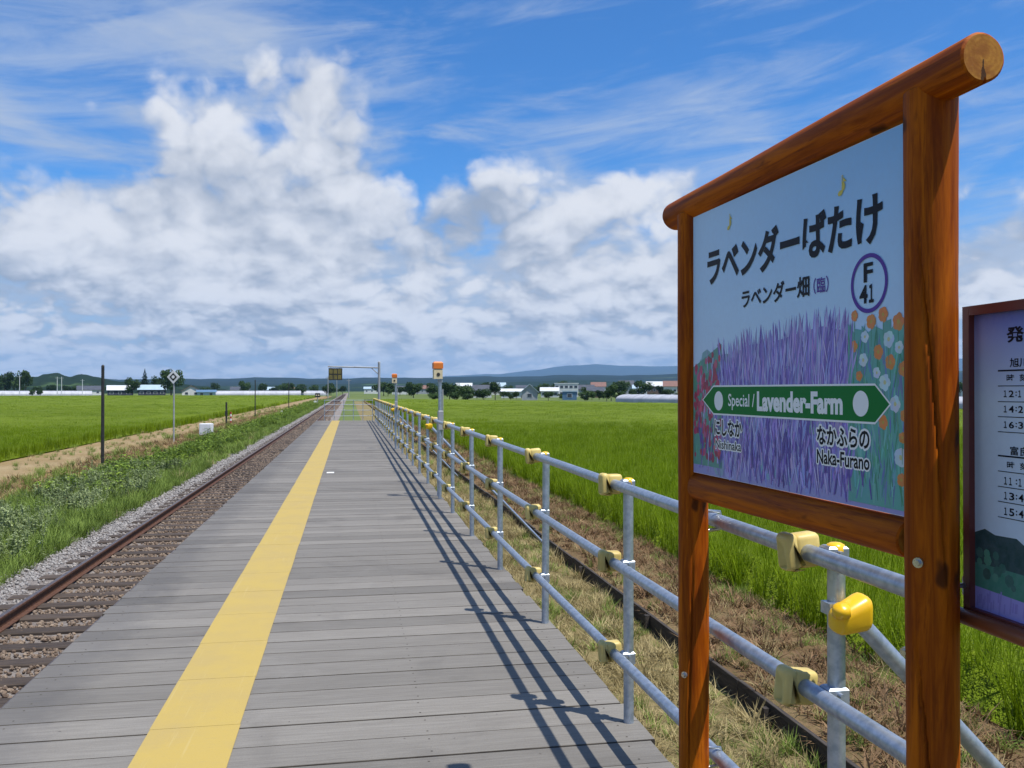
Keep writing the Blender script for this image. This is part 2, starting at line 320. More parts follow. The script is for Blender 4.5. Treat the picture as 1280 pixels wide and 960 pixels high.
# ------------------------------------------------------------------ mesh helpers
class MB:
    def __init__(s): s.v = []; s.f = []; s.m = []; s.sm = []
    def add(s, vs, fs, mi=0, smooth=False):
        o = len(s.v); s.v += [tuple(x) for x in vs]
        for f in fs: s.f.append(tuple(i + o for i in f)); s.m.append(mi); s.sm.append(smooth)
    def box(s, a, b, mi=0, ch=0.0):
        (x0, y0, z0), (x1, y1, z1) = a, b
        if ch <= 0:
            s.add([(x0, y0, z0), (x1, y0, z0), (x1, y1, z0), (x0, y1, z0), (x0, y0, z1), (x1, y0, z1), (x1, y1, z1), (x0, y1, z1)],
                  [(3, 2, 1, 0), (4, 5, 6, 7), (0, 1, 5, 4), (1, 2, 6, 5), (2, 3, 7, 6), (3, 0, 4, 7)], mi)
        else:   # chamfered upper edges
            c = ch; s.add([(x0, y0, z0), (x1, y0, z0), (x1, y1, z0), (x0, y1, z0), (x0, y0, z1 - c), (x1, y0, z1 - c), (x1, y1, z1 - c), (x0, y1, z1 - c),
                           (x0 + c, y0 + c, z1), (x1 - c, y0 + c, z1), (x1 - c, y1 - c, z1), (x0 + c, y1 - c, z1)],
                          [(3, 2, 1, 0), (8, 9, 10, 11)] + [(i, (i + 1) % 4, (i + 1) % 4 + 4, i + 4) for i in range(4)] + [(i + 4, (i + 1) % 4 + 4, (i + 1) % 4 + 8, i + 8) for i in range(4)], mi)
    def tube(s, pts, r, n=12, mi=0, caps=True, radii=None, smooth=True, capmi=None):
        pts = [Vector(p) for p in pts]; rings = []
        up = None
        for i, p in enumerate(pts):
            d = (pts[min(i + 1, len(pts) - 1)] - pts[max(i - 1, 0)]).normalized()
            if up is None: up = Vector((0, 0, 1)) if abs(d.z) < 0.9 else Vector((1, 0, 0))
            a = d.cross(up).normalized(); b = a.cross(d); rr = radii[i] if radii else r
            rings.append([p + (a * math.cos(2 * math.pi * j / n) + b * math.sin(2 * math.pi * j / n)) * rr for j in range(n)])
        vs = [x for g in rings for x in g]
        fs = [(i * n + j, i * n + (j + 1) % n, (i + 1) * n + (j + 1) % n, (i + 1) * n + j) for i in range(len(pts) - 1) for j in range(n)]
        s.add(vs, fs, mi, smooth)
        if caps:
            cm = mi if capmi is None else capmi
            s.add(rings[0], [tuple(range(n - 1, -1, -1))], cm); s.add(rings[-1], [tuple(range(n))], cm)
    def lathe(s, prof, o=(0, 0, 0), n=16, mi=0):
        o = Vector(o); vs = []; m = len(prof)
        for j in range(n):
            a = 2 * math.pi * j / n
            vs += [o + Vector((r * math.cos(a), r * math.sin(a), z)) for r, z in prof]
        s.add(vs, [(j * m + i, ((j + 1) % n) * m + i, ((j + 1) % n) * m + i + 1, j * m + i + 1) for j in range(n) for i in range(m - 1)], mi, True)
    def poly(s, pts, mi=0): s.add(pts, [tuple(range(len(pts)))], mi)
    def mesh(s, name, mats):
        me = bpy.data.meshes.new(name); me.from_pydata(s.v, [], s.f)
        for m in (mats if isinstance(mats, (list, tuple)) else [mats]): me.materials.append(m)
        me.polygons.foreach_set('material_index', s.m); me.polygons.foreach_set('use_smooth', s.sm); me.update(); return me
    def build(s, name, mats, parent=None, loc=(0, 0, 0), rot=(0, 0, 0)): return obj(name, s.mesh(name, mats), parent, loc, rot)
def obj(name, me, parent=None, loc=(0, 0, 0), rot=(0, 0, 0), scale=None):
    o = bpy.data.objects.new(name, me); C.objects.link(o); o.location = loc; o.rotation_euler = rot
    if scale: o.scale = scale
    if parent: o.parent = parent
    return o
def tag(o, label=None, cat=None, group=None, kind=None):
    if label: o['label'] = label
    if cat: o['category'] = cat
    if group: o['group'] = group
    if kind: o['kind'] = kind
    return o
def thing(name, label, cat, loc=(0, 0, 0), rz=0.0, group=None):
    o = obj(name, None, None, loc, (0, 0, rz)); o.empty_display_size = 0.2
    return tag(o, label, cat, group)
def rounded(dims, r, seg=3):
    bm = bmesh.new(); bmesh.ops.create_cube(bm, size=1.0)
    bmesh.ops.scale(bm, vec=dims, verts=bm.verts)
    bmesh.ops.bevel(bm, geom=list(bm.edges) + list(bm.verts), offset=r, segments=seg, profile=0.5, affect='EDGES')
    for f in bm.faces: f.smooth = True
    return bm
def bm_mesh(bm, name, m):
    me = bpy.data.meshes.new(name); bm.to_mesh(me); bm.free(); me.materials.append(m); return me
def sheet(name, poly, z, m, kind='structure', zf=None):
    mb = MB(); mb.poly([(x, y, z) for x, y in poly]); o = mb.build(name, m); tag(o, kind=kind); return o
def strip(name, prof, y0, y1, m, ny=40, jitter=0.0):
    """a long sheet with the cross-section prof [(x,z)...] along y"""
    ys = y0 + (y1 - y0) * (np.linspace(0, 1, ny) ** 2.2); vs = []; n = len(prof)
    for yy in ys: vs += [(x + rng.normal(0, jitter), yy, z) for x, z in prof]
    fs = [(i * n + j, i * n + j + 1, (i + 1) * n + j + 1, (i + 1) * n + j) for i in range(ny - 1) for j in range(n - 1)]
    mb = MB(); mb.add(vs, fs, 0, True); o = mb.build(name, m); tag(o, kind='structure'); return o
def hidden_set(name, meshes):
    col = bpy.data.collections.new(name)
    for i, me in enumerate(meshes):
        o = bpy.data.objects.new('%s_%02d' % (name, i), me); col.objects.link(o)
    return col
def scatter(name, pts, rot, scl, meshes, label=None):
    n = len(pts); me = bpy.data.meshes.new(name); me.from_pydata([tuple(p) for p in pts], [], [])
    a = me.attributes.new('rot', 'FLOAT_VECTOR', 'POINT'); a.data.foreach_set('vector', np.asarray(rot, np.float32).ravel())
    a = me.attributes.new('scl', 'FLOAT_VECTOR', 'POINT'); a.data.foreach_set('vector', np.asarray(scl, np.float32).ravel())
    a = me.attributes.new('idx', 'INT', 'POINT'); a.data.foreach_set('value', rng.integers(0, len(meshes), n).astype(np.int32))
    g = bpy.data.node_groups.new(name, 'GeometryNodeTree')
    g.interface.new_socket('Geometry', in_out='INPUT', socket_type='NodeSocketGeometry'); g.interface.new_socket('Geometry', in_out='OUTPUT', socket_type='NodeSocketGeometry')
    gi = g.nodes.new('NodeGroupInput'); go = g.nodes.new('NodeGroupOutput'); ip = g.nodes.new('GeometryNodeInstanceOnPoints'); ci = g.nodes.new('GeometryNodeCollectionInfo')
    ci.inputs['Collection'].default_value = hidden_set(name + '_source', meshes); ci.inputs['Separate Children'].default_value = True; ci.inputs['Reset Children'].default_value = True
    def attr(nm, t):
        x = g.nodes.new('GeometryNodeInputNamedAttribute'); x.data_type = t; x.inputs['Name'].default_value = nm; return x.outputs['Attribute']
    g.links.new(gi.outputs[0], ip.inputs['Points']); g.links.new(ci.outputs[0], ip.inputs['Instance']); ip.inputs['Pick Instance'].default_value = True
    g.links.new(attr('idx', 'INT'), ip.inputs['Instance Index']); g.links.new(attr('rot', 'FLOAT_VECTOR'), ip.inputs['Rotation']); g.links.new(attr('scl', 'FLOAT_VECTOR'), ip.inputs['Scale'])
    g.links.new(ip.outputs[0], go.inputs[0])
    o = obj(name, me); mo = o.modifiers.new('scatter', 'NODES'); mo.node_group = g
    tag(o, label, kind='stuff'); return o
def in_poly(P, poly):
    x, y = P[:, 0], P[:, 1]; r = np.zeros(len(P), bool); n = len(poly)
    for i in range(n):
        (x0, y0), (x1, y1) = poly[i], poly[(i + 1) % n]
        if y0 == y1: continue
        r ^= ((y0 > y) != (y1 > y)) & (x < (x1 - x0) * (y - y0) / (y1 - y0) + x0)
    return r
def grid_pts(poly, sx, sy, jit, rmin=0.0, rmax=1e9, halfaz=40.0):
    xs = [p[0] for p in poly]; ys = [p[1] for p in poly]
    gx, gy = np.meshgrid(np.arange(min(xs), max(xs), sx), np.arange(min(ys), max(ys), sy)); P = np.stack([gx.ravel(), gy.ravel()], 1)
    P += rng.normal(0, jit, P.shape) * np.array([sx, sy]); r = np.hypot(P[:, 0], P[:, 1]); a = np.degrees(np.arctan2(P[:, 0], P[:, 1])) - math.degrees(YAW)
    return P[in_poly(P, poly) & (r >= rmin) & (r < rmax) & (np.abs(a) < halfaz)]
def tuft(n, h, spread, w, lean, m, name, bend=0.35, seg=3, hv=0.3):
    mb = MB()
    for i in range(n):
        a = random.uniform(0, 2 * math.pi); b = random.uniform(0, 2 * math.pi); rr = spread * math.sqrt(random.random())
        p = Vector((rr * math.cos(b), rr * math.sin(b), 0)); d = Vector((math.cos(a), math.sin(a), 0)); L = h * random.uniform(1 - hv, 1.05)
        sd = Vector((-d.y, d.x, 0)) * w * random.uniform(0.7, 1.3); ln = lean * random.uniform(0.2, 1.2); bd = bend * random.uniform(0.2, 1.3); vs = []
        for s_ in range(seg):
            t = s_ / seg; c = p + d * L * (ln * t + bd * t * t) + Vector((0, 0, L * (t - 0.35 * bd * t * t))); ww = (1 - 0.55 * t)
            vs += [c - sd * ww, c + sd * ww]
        vs.append(p + d * L * (ln + bd) + Vector((0, 0, L * (1 - 0.35 * bd))))
        fs = [(2 * s_, 2 * s_ + 1, 2 * s_ + 3, 2 * s_ + 2) for s_ in range(seg - 1)] + [(2 * seg - 2, 2 * seg - 1, 2 * seg)]
        mb.add(vs, fs, 0, True)
    return mb.mesh(name, m)
def leafy(nst, h, m, name, leaf=0.09, per=11, spread=0.16):
    mb = MB()
    for s_ in range(nst):
        a = random.uniform(0, 6.28); p0 = Vector((random.gauss(0, spread), random.gauss(0, spread), 0)); tp = p0 + Vector((math.cos(a), math.sin(a), 0)) * random.uniform(0.02, 0.2) + Vector((0, 0, h * random.uniform(0.6, 1.05)))
        mb.tube([p0, tp], 0.006, 4, caps=False)
        for j in range(per):
            t = random.uniform(0.2, 1.0); c = p0.lerp(tp, t); b = random.uniform(0, 6.28); d = Vector((math.cos(b), math.sin(b), random.uniform(-0.35, 0.45))); L = leaf * random.uniform(0.6, 1.4) * (1.25 - 0.5 * t)
            sd = d.cross(Vector((0, 0, 1))).normalized() * L * 0.30; n_ = Vector((0, 0, -0.16 * L))
            mb.add([c, c + d * L * 0.45 - sd + n_ * 0.2, c + d * L * 0.45 + sd + n_ * 0.2, c + d * L + n_], [(0, 1, 3), (0, 3, 2)], 0, False)
    return mb.mesh(name, m)
def rand_rot(n, tilt=0.0): return np.stack([rng.normal(0, tilt, n), rng.normal(0, tilt, n), rng.uniform(0, 6.283, n)], 1)
def rand_scl(n, lo, hi, zlo=None, zhi=None):
    s_ = rng.uniform(lo, hi, n); z = s_ if zlo is None else s_ * rng.uniform(zlo, zhi, n); return np.stack([s_, s_, z], 1)

# ------------------------------------------------------------------ ground, path, fields, hills
mb = MB(); NR = 48
for ring, (r0, r1) in enumerate(((0, 600), (600, 4000), (4000, 17000))):
    vs = []; fs = []
    for j in range(NR):
        a = 2 * math.pi * j / NR; vs += [(r0 * math.cos(a), r0 * math.sin(a), -0.03), (r1 * math.cos(a), r1 * math.sin(a), -0.03)]
    for j in range(NR): fs.append((2 * j, 2 * j + 1, (2 * ((j + 1) % NR)) + 1, 2 * ((j + 1) % NR)))
    if r0 == 0: vs = vs[1::2]; fs = [tuple(range(NR))]
    mb.add(vs, fs)
tag(mb.build('ground', M_PLAIN), kind='structure')
strip('grass_verge', [(1.0, -0.05), (1.36, 0.02), (1.9, 0.0), (2.6, -0.02), (3.46, 0.0)], -6, 230, M_STRAWGROUND, 60, 0.01)
strip('field_bank', [(3.47, 0.15), (4.0, 0.17), (4.6, 0.13), (5.1, 0.05), (5.6, -0.02)], -6, 230, M_LITTERGROUND, 60, 0.01)
strip('weed_verge', [(-7.8, 0.02), (-7.2, 0.09), (-6.2, 0.06), (-4.85, 0.0)], -4, 420, M_WEEDGROUND, 60, 0.01)
strip('verge_edge', [(-10.3, 0.012), (-9.2, 0.06), (-7.7, 0.045)], -4, 420, M_REDSOIL, 60, 0.06)
strip('dirt_path', [(-13.3, 0.004), (-11.8, 0.025), (-10.1, 0.006)], -4, 420, M_PATH, 60, 0.02)
strip('ballast_bed', [(-5.15, -0.02), (-4.75, 0.05), (-4.35, 0.115), (-3.3, 0.105), (-2.1, 0.11), (-1.6, 0.06), (-1.0, -0.02)], -4, 900, M_BALLASTBED, 80, 0.015)

FIELD_R = [(5.25, -6), (5.25, 232), (20, 226), (57, 150), (74, 98), (106, 0), (106, -6)]
FIELD_L = [(-13.3, -4), (-13.3, 420), (-60, 425), (-180, 392), (-300, 330), (-300, -4)]
def canopy(name, poly, edge_x, sgn):
    # rice leaf cover below the leaf tips: rises from a low edge, bumpy
    xs = np.unique(np.concatenate([[0, .15, .4, .8, 1.4, 2.2, 3.5], np.linspace(5, 60, 24), np.linspace(66, 295, 40)]))
    ys = np.concatenate([np.linspace(-6, 40, 60), np.linspace(42, 120, 50), np.linspace(124, 425, 80)])
    vs = []; idx = {}; fs = []
    for j, y in enumerate(ys):
        for i, x in enumerate(xs):
            X = edge_x + sgn * x; r = math.hypot(X, y); far = min(1, max(0, (r - 25) / 50))
            z = 0.05 + min(1, x / 0.3) * (0.34 + 0.20 * far + random.uniform(-.03, .03)); idx[i, j] = len(vs); vs.append((X, y, z))
    P = np.array([(v[0], v[1]) for v in vs]); ok = in_poly(P + np.array([sgn * 0.01, 0]), poly)
    for j in range(len(ys) - 1):
        for i in range(len(xs) - 1):
            q = [idx[i, j], idx[i + 1, j], idx[i + 1, j + 1], idx[i, j + 1]]
            if all(ok[k_] for k_ in q): fs.append(tuple(q if sgn > 0 else q[::-1]))
    m = MB(); m.add(vs, fs, 0, True); return tag(m.build(name, M_CANOPY), kind='structure')
canopy('rice_field', FIELD_R, 5.25, 1); canopy('rice_field', FIELD_L, -13.3, -1)
RA = [tuft(30, 0.70, 0.06, 0.0046, 0.20, M_RICE, 'rice_clump', 0.26, 4, 0.20) for _ in range(4)]
RB = [tuft(44, 0.69, 0.17, 0.0065, 0.22, M_RICE, 'rice_clump', 0.26, 3, 0.14) for _ in range(4)]
RC = [tuft(90, 0.70, 0.60, 0.014, 0.25, M_RICE, 'rice_clump', 0.25, 2, 0.12) for _ in range(4)]
RD = [tuft(110, 0.70, 1.7, 0.035, 0.35, M_RICE, 'rice_clump', 0.3, 2, 0.10) for _ in range(3)]
def zf(P, z): return np.column_stack([P, np.full(len(P), z)])
for poly in (FIELD_R, FIELD_L):
    for nm, ms, sx, sy, r0, r1, s0, s1 in (('a', RA, 0.30, 0.17, 0, 24, 0.9, 1.12), ('b', RB, 0.36, 0.36, 24, 62, 0.9, 1.1), ('c', RC, 1.05, 1.05, 62, 140, 0.9, 1.1), ('d', RD, 3.0, 3.0, 140, 520, 0.92, 1.08)):
        P = grid_pts(poly, sx, sy, 0.14, r0, r1, 42)
        if len(P): scatter('rice_plants', zf(P, 0.0), rand_rot(len(P), 0.04), rand_scl(len(P), s0, s1, 0.94, 1.06), ms)

def ridge(name, dist, depth, prof, m, u0=-700, u1=2000, n=160, rows=10, rough=0.10, seed=1, flatbase=False):
    """a range of hills: prof(u) gives the pixel row of the skyline"""
    rs = np.random.default_rng(seed); vs = []; us = np.linspace(u0, u1, n); bump = rs.normal(0, 1, (rows, n))
    for _ in range(2): bump = (bump + np.roll(bump, 1, 1) + np.roll(bump, -1, 1)) / 3
    for k_ in range(rows):
        t = k_ / (rows - 2)      # last row lies behind the crest
        for i, u in enumerate(us):
            H = CAMZ + (488 - prof(u)) / F * dist
            d = dist - depth * (1 - t)
            z = H * (min(t, 1.0) ** 1.15) * (1 + (rough * bump[k_, i] * (0.25 if t > 0.99 else 1.0) if k_ > 0 else 0)) if t <= 1 else -5
            if k_ == 0: z = -2
            p = at(u, d * 1.0, z); vs.append(p)
    fs = [(k_ * n + i, k_ * n + i + 1, (k_ + 1) * n + i + 1, (k_ + 1) * n + i) for k_ in range(rows - 1) for i in range(n - 1)]
    m_ = MB(); m_.add(vs, fs, 0, True); return tag(m_.build(name, m), kind='structure')
def _hill(forest, field, lo, hi, sc):
    def b(q, p, o):
        v = wpos(q); n = q.noise(q.vm('MULTIPLY', v, (1, 1, 4)), sc, 6, 0.65, 0.5); f = q.noise(v, sc * 9, 4, 0.7)
        c = q.mix(q.smooth(n, lo, hi), forest, field)
        setp(q, p, q.mix(q.smooth(f, 0.4, 0.65, 0, 0.5), c, tuple(x * 0.55 for x in forest)), 0.95, 0.05)
    return b
M_HILL = mat('forested_hill', _hill((0.010, 0.020, 0.014), (0.06, 0.085, 0.035), 0.62, 0.68, 0.0016))
M_NEARHILL = mat('farm_hill', _hill((0.012, 0.026, 0.013), (0.055, 0.095, 0.035), 0.57, 0.63, 0.006))
M_MOUNT = mat('far_mountain', _hill((0.030, 0.042, 0.040), (0.05, 0.06, 0.05), 0.55, 0.65, 0.0004))
def lerp_prof(pts):
    xs = [p[0] for p in pts]; ys = [p[1] for p in pts]
    return lambda u: float(np.interp(u, xs, ys)) + 0.6 * math.sin(u * 0.05) + 0.4 * math.sin(u * 0.131 + 1)
ridge('hills', 5200, 2300, lerp_prof([(-700, 466), (0, 474), (250, 473.5), (330, 472), (430, 473), (540, 471.5), (620, 471), (700, 469), (850, 468.5), (1000, 466), (1300, 462), (2000, 470)]), M_HILL, seed=2)
ridge('hills', 3000, 900, lerp_prof([(-700, 482), (250, 482), (420, 480), (600, 478), (720, 476), (850, 477), (1000, 478), (1300, 474), (2000, 476)]), M_NEARHILL, seed=5, rough=0.2)
ridge('mountains', 14500, 4000, lerp_prof([(-700, 480), (440, 480), (560, 470), (620, 468), (660, 463), (700, 458), (745, 455.5), (800, 457), (860, 459), (950, 452), (1100, 446), (1230, 449), (1400, 452), (2000, 470)]), M_MOUNT, seed=9, rough=0.06)
ridge('farm_hill', 1250, 500, lerp_prof([(-700, 466), (-100, 470), (0, 472), (35, 471), (48, 470), (54, 467.2), (64, 465.8), (73, 467), (79, 470.2), (88, 471.5), (95, 469.5), (102, 467.8), (108, 468.6), (116, 471.5), (140, 475), (190, 478), (250, 482), (300, 488), (330, 490)]), M_NEARHILL, u0=-700, u1=330, n=340, seed=4, rough=0.16)

# ------------------------------------------------------------------ railway track
track = thing('railway_track', 'single rusty railway track on grey ballast beside the wooden platform', 'railway track', (-3.25, 0, 0))
mb = MB(); mb.box((-1.06, -0.105, 0.0), (1.06, 0.105, 0.145), 0, 0.012); sm = mb.mesh('sleeper', M_DARKWOOD)
for i in range(300):
    obj('sleeper', sm, track, (random.uniform(-.03, .03), -2.0 + 0.6 * i + random.uniform(-.03, .03), random.uniform(-.008, .006)), (0, 0, random.uniform(-.012, .012)))
mb = MB()
for i in range(700): mb.box((-1.05, 178.1 + 0.6 * i - .1, 0.0), (1.05, 178.1 + .6 * i + .1, 0.142))
o = mb.build('far_sleepers', M_DARKWOOD, track); o['kind'] = 'stuff'
prof = [(-.0615, 0.145), (.0615, .145), (.0615, .156), (.010, .170), (.008, .252), (.032, .262), (.0325, .284), (.026, .291), (-.026, .291), (-.0325, .284), (-.032, .262), (-.008, .252), (-.010, .170), (-.0615, .156)]
def railmesh():
    m = MB(); ys = (-4, 60, 200, 900); n = len(prof); vs = [(x, y, z) for y in ys for x, z in prof]
    for j in range(len(ys) - 1):
        for i in range(n):
            m.add([vs[j * n + i], vs[j * n + (i + 1) % n], vs[(j + 1) * n + (i + 1) % n], vs[(j + 1) * n + i]], [(3, 2, 1, 0)], 1 if i == 7 else 0)
    return m.mesh('rail', [M_RAIL, M_RAILTOP])
rmesh = railmesh()
for x in (-0.566, 0.566): obj('rail', rmesh, track, (x, 0, 0))
# ballast stones
def rock(name, m):
    bm = bmesh.new(); bmesh.ops.create_icosphere(bm, subdivisions=1, radius=0.5)
    for v in bm.verts: v.co *= random.uniform(0.72, 1.15)
    bmesh.ops.scale(bm, vec=(1.0, random.uniform(.7, .95), random.uniform(.55, .8)), verts=bm.verts)
    return bm_mesh(bm, name, m)
rocks = [rock('stone', M_STONE) for _ in range(5)]
def bz(x): return np.interp(x, [-5.35, -4.75, -4.35, -1.6], [-0.01, 0.055, 0.115, 0.115])
for (y0, y1, den, lo, hi) in ((3, 22, 300, .035, .068), (22, 60, 110, .05, .09), (60, 200, 22, .08, .15)):
    n = int((y1 - y0) * 3.4 * den); x = rng.uniform(-5.12, -1.75, n) ; x = x - 0.22 * (rng.random(n) ** 3) * (x < -4.9); y = rng.uniform(y0, y1, n)
    ph = ((y + 2.0) % 0.6); on_sl = ((ph < .11) | (ph > .49)) & (x > -4.32)
    keep = ~(on_sl & (rng.random(n) < 0.93)) & (np.abs(x + 3.816) > .075) & (np.abs(x + 2.684) > .075)
    x, y = x[keep], y[keep]; n = len(x); scatter('ballast_stones', np.column_stack([x, y, bz(x) + rng.uniform(-.005, .014, n)]), np.stack([rng.uniform(0, 6.28, n)] * 3, 1) * np.array([1, .7, 1.3]), rand_scl(n, lo, hi), rocks)

# ------------------------------------------------------------------ trackside plants
WV = [(-10.0, 3), (-10.0, 300), (-4.85, 300), (-4.85, 3)]
G1 = [tuft(36, 0.52, 0.10, 0.0062, 0.28, M_REED, 'grass_clump', 0.5, 3) for _ in range(4)]
G2 = [tuft(46, 0.48, 0.28, 0.015, 0.40, M_REED, 'grass_clump', 0.5, 2) for _ in range(3)]
MW = [leafy(11, 0.50, M_MUGWORT, 'weed', 0.065, 24, 0.14) for _ in range(4)]
BL = [leafy(8, 0.66, M_BROAD, 'weed', 0.15, 14, 0.17) for _ in range(4)]
def wz(x): return np.interp(x, [-10.3, -9.2, -7.7, -7.2, -6.2, -4.85], [0.012, 0.06, 0.045, 0.09, 0.06, 0.0])
def put(name, P, ms, s0, s1, thin=None, tilt=0.08):
    if thin is not None: P = P[thin(P)]
    if len(P): scatter(name, np.column_stack([P, wz(P[:, 0]) - 0.02]), rand_rot(len(P), tilt), rand_scl(len(P), s0, s1, 0.8, 1.15), ms)
def clumpy(P, f, seed): 
    a = np.sin(P[:, 0] * f + seed) + np.sin(P[:, 1] * f * 0.7 + seed * 2.1) + 0.6 * np.sin((P[:, 0] + P[:, 1]) * f * 1.9 + seed * .7); return a / 2.6
P = grid_pts(WV, 0.17, 0.17, 0.3, 0, 34, 44); put('weed_grass', P, G1, 0.45, 1.0, lambda p: rng.random(len(p)) < np.where(p[:, 0] > -7.7 + clumpy(p, .9, 7) * .5, .9, .10))
P = grid_pts(WV, 0.45, 0.45, 0.3, 34, 260, 44); put('weed_grass', P, G2, 0.5, 1.0, lambda p: rng.random(len(p)) < np.where(p[:, 0] > -7.6 + clumpy(p, .5, 7) * .5, np.where(p[:, 1] < 120, .9, .4), .08))
P = grid_pts(WV, 0.5, 0.5, 0.35, 0, 60, 44); put('weed_straw', P, [tuft(26, 0.42, 0.14, 0.006, 0.4, M_STRAW, 'straw_clump', 0.5, 2) for _ in range(3)], 0.6, 1.1, lambda p: (rng.random(len(p)) < .22) & (p[:, 0] > -7.9))
P = grid_pts(WV, 0.34, 0.34, 0.3, 0, 32, 44); put('grey_green_weeds', P, MW, 0.65, 1.15, lambda p: (p[:, 0] < -5.7 + clumpy(p, 1.1, 1) * 0.5) & (p[:, 0] > -7.7 + clumpy(p, .8, 3) * .6) & (clumpy(p, 1.3, 2) > -0.5))
P = grid_pts(WV, 0.55, 0.55, 0.3, 24, 170, 44); put('broad_leaved_weeds', P, BL, 0.6, 1.1, lambda p: (p[:, 0] > -7.5 + clumpy(p, .6, 5) * 0.5) & (p[:, 0] < -5.6 + clumpy(p, .8, 3) * .4) & (clumpy(p, .5, 4) > -0.35))
SG = [tuft(26, 0.24, 0.10, 0.005, 0.8, M_STRAW, 'straw_clump', 0.6, 2) for _ in range(4)]
DG = [tuft(22, 0.16, 0.12, 0.008, 1.0, M_DEAD, 'litter_clump', 0.6, 2) for _ in range(4)]
GG = [tuft(26, 0.26, 0.08, 0.005, 0.4, M_REED, 'grass_clump', 0.5, 2) for _ in range(4)]
RV = [(1.30, 1), (1.30, 75), (3.43, 75), (3.43, 1)]; RB_ = [(3.56, 1), (3.56, 75), (5.35, 75), (5.35, 1)]
def rz(x): return np.interp(x, [1.3, 1.9, 2.6, 3.46, 3.47, 4.0, 4.6, 5.1, 5.6], [0.02, 0, -0.02, 0, 0.15, 0.17, 0.13, 0.05, -.02])
def putr(name, P, ms, s0, s1, keep, tilt=0.25):
    P = P[keep(P)]
    if len(P): scatter(name, np.column_stack([P, rz(P[:, 0]) - 0.015]), rand_rot(len(P), tilt), rand_scl(len(P), s0, s1, 0.6, 1.1), ms)
PV = grid_pts(RV, 0.115, 0.115, 0.35, 0, 28, 46); PB = grid_pts(RB_, 0.13, 0.13, 0.35, 0, 28, 46)
PV2 = grid_pts(RV, 0.28, 0.28, 0.35, 28, 80, 46); PB2 = grid_pts(RB_, 0.28, 0.28, 0.35, 28, 80, 46)
for P, sc in ((PV, 1.0), (PV2, 1.5)):
    putr('dry_straw', P, SG, 0.5 * sc, 1.0 * sc, lambda p: rng.random(len(p)) < 0.48)
    putr('verge_grass', P, GG, 0.35 * sc, 0.9 * sc, lambda p: rng.random(len(p)) < np.clip(0.34 + 0.55 * clumpy(p, 1.9, 6) + 0.5 * np.exp(-((p[:, 0] - 1.7) / .4) ** 2), 0, 1))
for P, sc in ((PB, 1.0), (PB2, 1.5)):
    putr('dead_litter', P, DG, 0.6 * sc, 1.15 * sc, lambda p: rng.random(len(p)) < 0.6)
    putr('bank_grass', P, GG, 0.35 * sc, 0.85 * sc, lambda p: rng.random(len(p)) < np.clip(0.14 + 0.5 * clumpy(p, 1.7, 9) + 0.4 * (p[:, 0] > 4.6), 0, 1))
    putr('bank_straw', P, SG, 0.4 * sc, 0.8 * sc, lambda p: rng.random(len(p)) < 0.20)
PP = grid_pts([(-13.3, 6), (-13.3, 170), (-10.0, 170), (-10.0, 6)], 0.5, 0.5, 0.35, 0, 150, 44)
put('path_grass', PP, GG, 0.6, 1.3, lambda p: rng.random(len(p)) < np.clip(.05 + .25 * clumpy(p, .7, 3) + .35 * np.exp(-((p[:, 0] + 11.7) / .3) ** 2) + .5 * (p[:, 0] < -13.0), 0, 1))
put('path_straw', PP, SG, 0.6, 1.3, lambda p: rng.random(len(p)) < .10)
PE = grid_pts([(-10.2, 4), (-10.2, 150), (-7.5, 150), (-7.5, 4)], 0.40, 0.40, 0.35, 0, 120, 44)
put('verge_litter', PE, DG, 1.0, 2.0, lambda p: rng.random(len(p)) < 0.5); put('verge_straw', PE, SG, 0.8, 1.7, lambda p: rng.random(len(p)) < 0.3)

# edging board along the bank
eb = thing('edging_board', 'long dark edging board on stakes along the dry grass bank', 'edging', (3.47, 0, 0))
for i in range(26):
    m = MB(); m.box((-.02, -1.5 + 3.0 * i + .006, -0.05), (0.018, 1.5 + 3.0 * i - .006, 0.178 + random.uniform(-.012, .012)), 0, .004); o = m.build('board', M_BOARD, eb); o.rotation_euler = (random.uniform(-.0006, .0006), 0, 0)
    m = MB(); m.box((-.075, -.03, -.2), (-.022, .03, 0.16 + random.uniform(-.03, .06))); m.build('stake', M_BOARD, eb, (0, 0.9 + 3.0 * i, 0))

# ------------------------------------------------------------------ platform
PX0, PX1, PEND = -1.73, 1.37, 47.8; PW = 0.24
plat = thing('platform', 'long grey weathered plank platform with a yellow safety strip', 'platform', (0, 0, 0))
mb = MB(); mb.box((PX0, 0.0032, -0.055), (PX1, PW - 0.0032, 0.0), 0, 0.0025)
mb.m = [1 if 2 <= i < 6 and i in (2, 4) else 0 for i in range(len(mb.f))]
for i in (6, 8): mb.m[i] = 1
for nx in (-1.6, -0.6, 0.35, 1.25):
    for ny in (.05, .19):
        mb.add([(nx + .0055 * math.cos(a), ny + .0055 * math.sin(a), .0006) for a in np.linspace(0, 6.283, 7)[:-1]], [tuple(range(6))], 1)
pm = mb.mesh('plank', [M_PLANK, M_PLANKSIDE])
npl = int((PEND + 3) / PW)
for i in range(npl):
    y = PEND - PW * (i + 1)
    obj('plank', pm, plat, (random.uniform(-.012, .012), y, DECK + random.uniform(-.0018, .0018)), (0, random.uniform(-.0006, .0006), random.uniform(-.0012, .0012)))
for x in (-1.6, -0.6, 0.35, 1.25):
    m = MB(); m.box((x - .06, -3, DECK - .21), (x + .06, PEND, DECK - .060)); m.build('beam', M_DARKWOOD, plat)
for y in np.arange(-2, PEND, 3.4):
    for x in (-1.6, -0.1, 1.25):
        m = MB(); m.tube([(x, y, -.1), (x, y, DECK - .205)], .05, 10); m.build('support_post', M_GALV, plat)
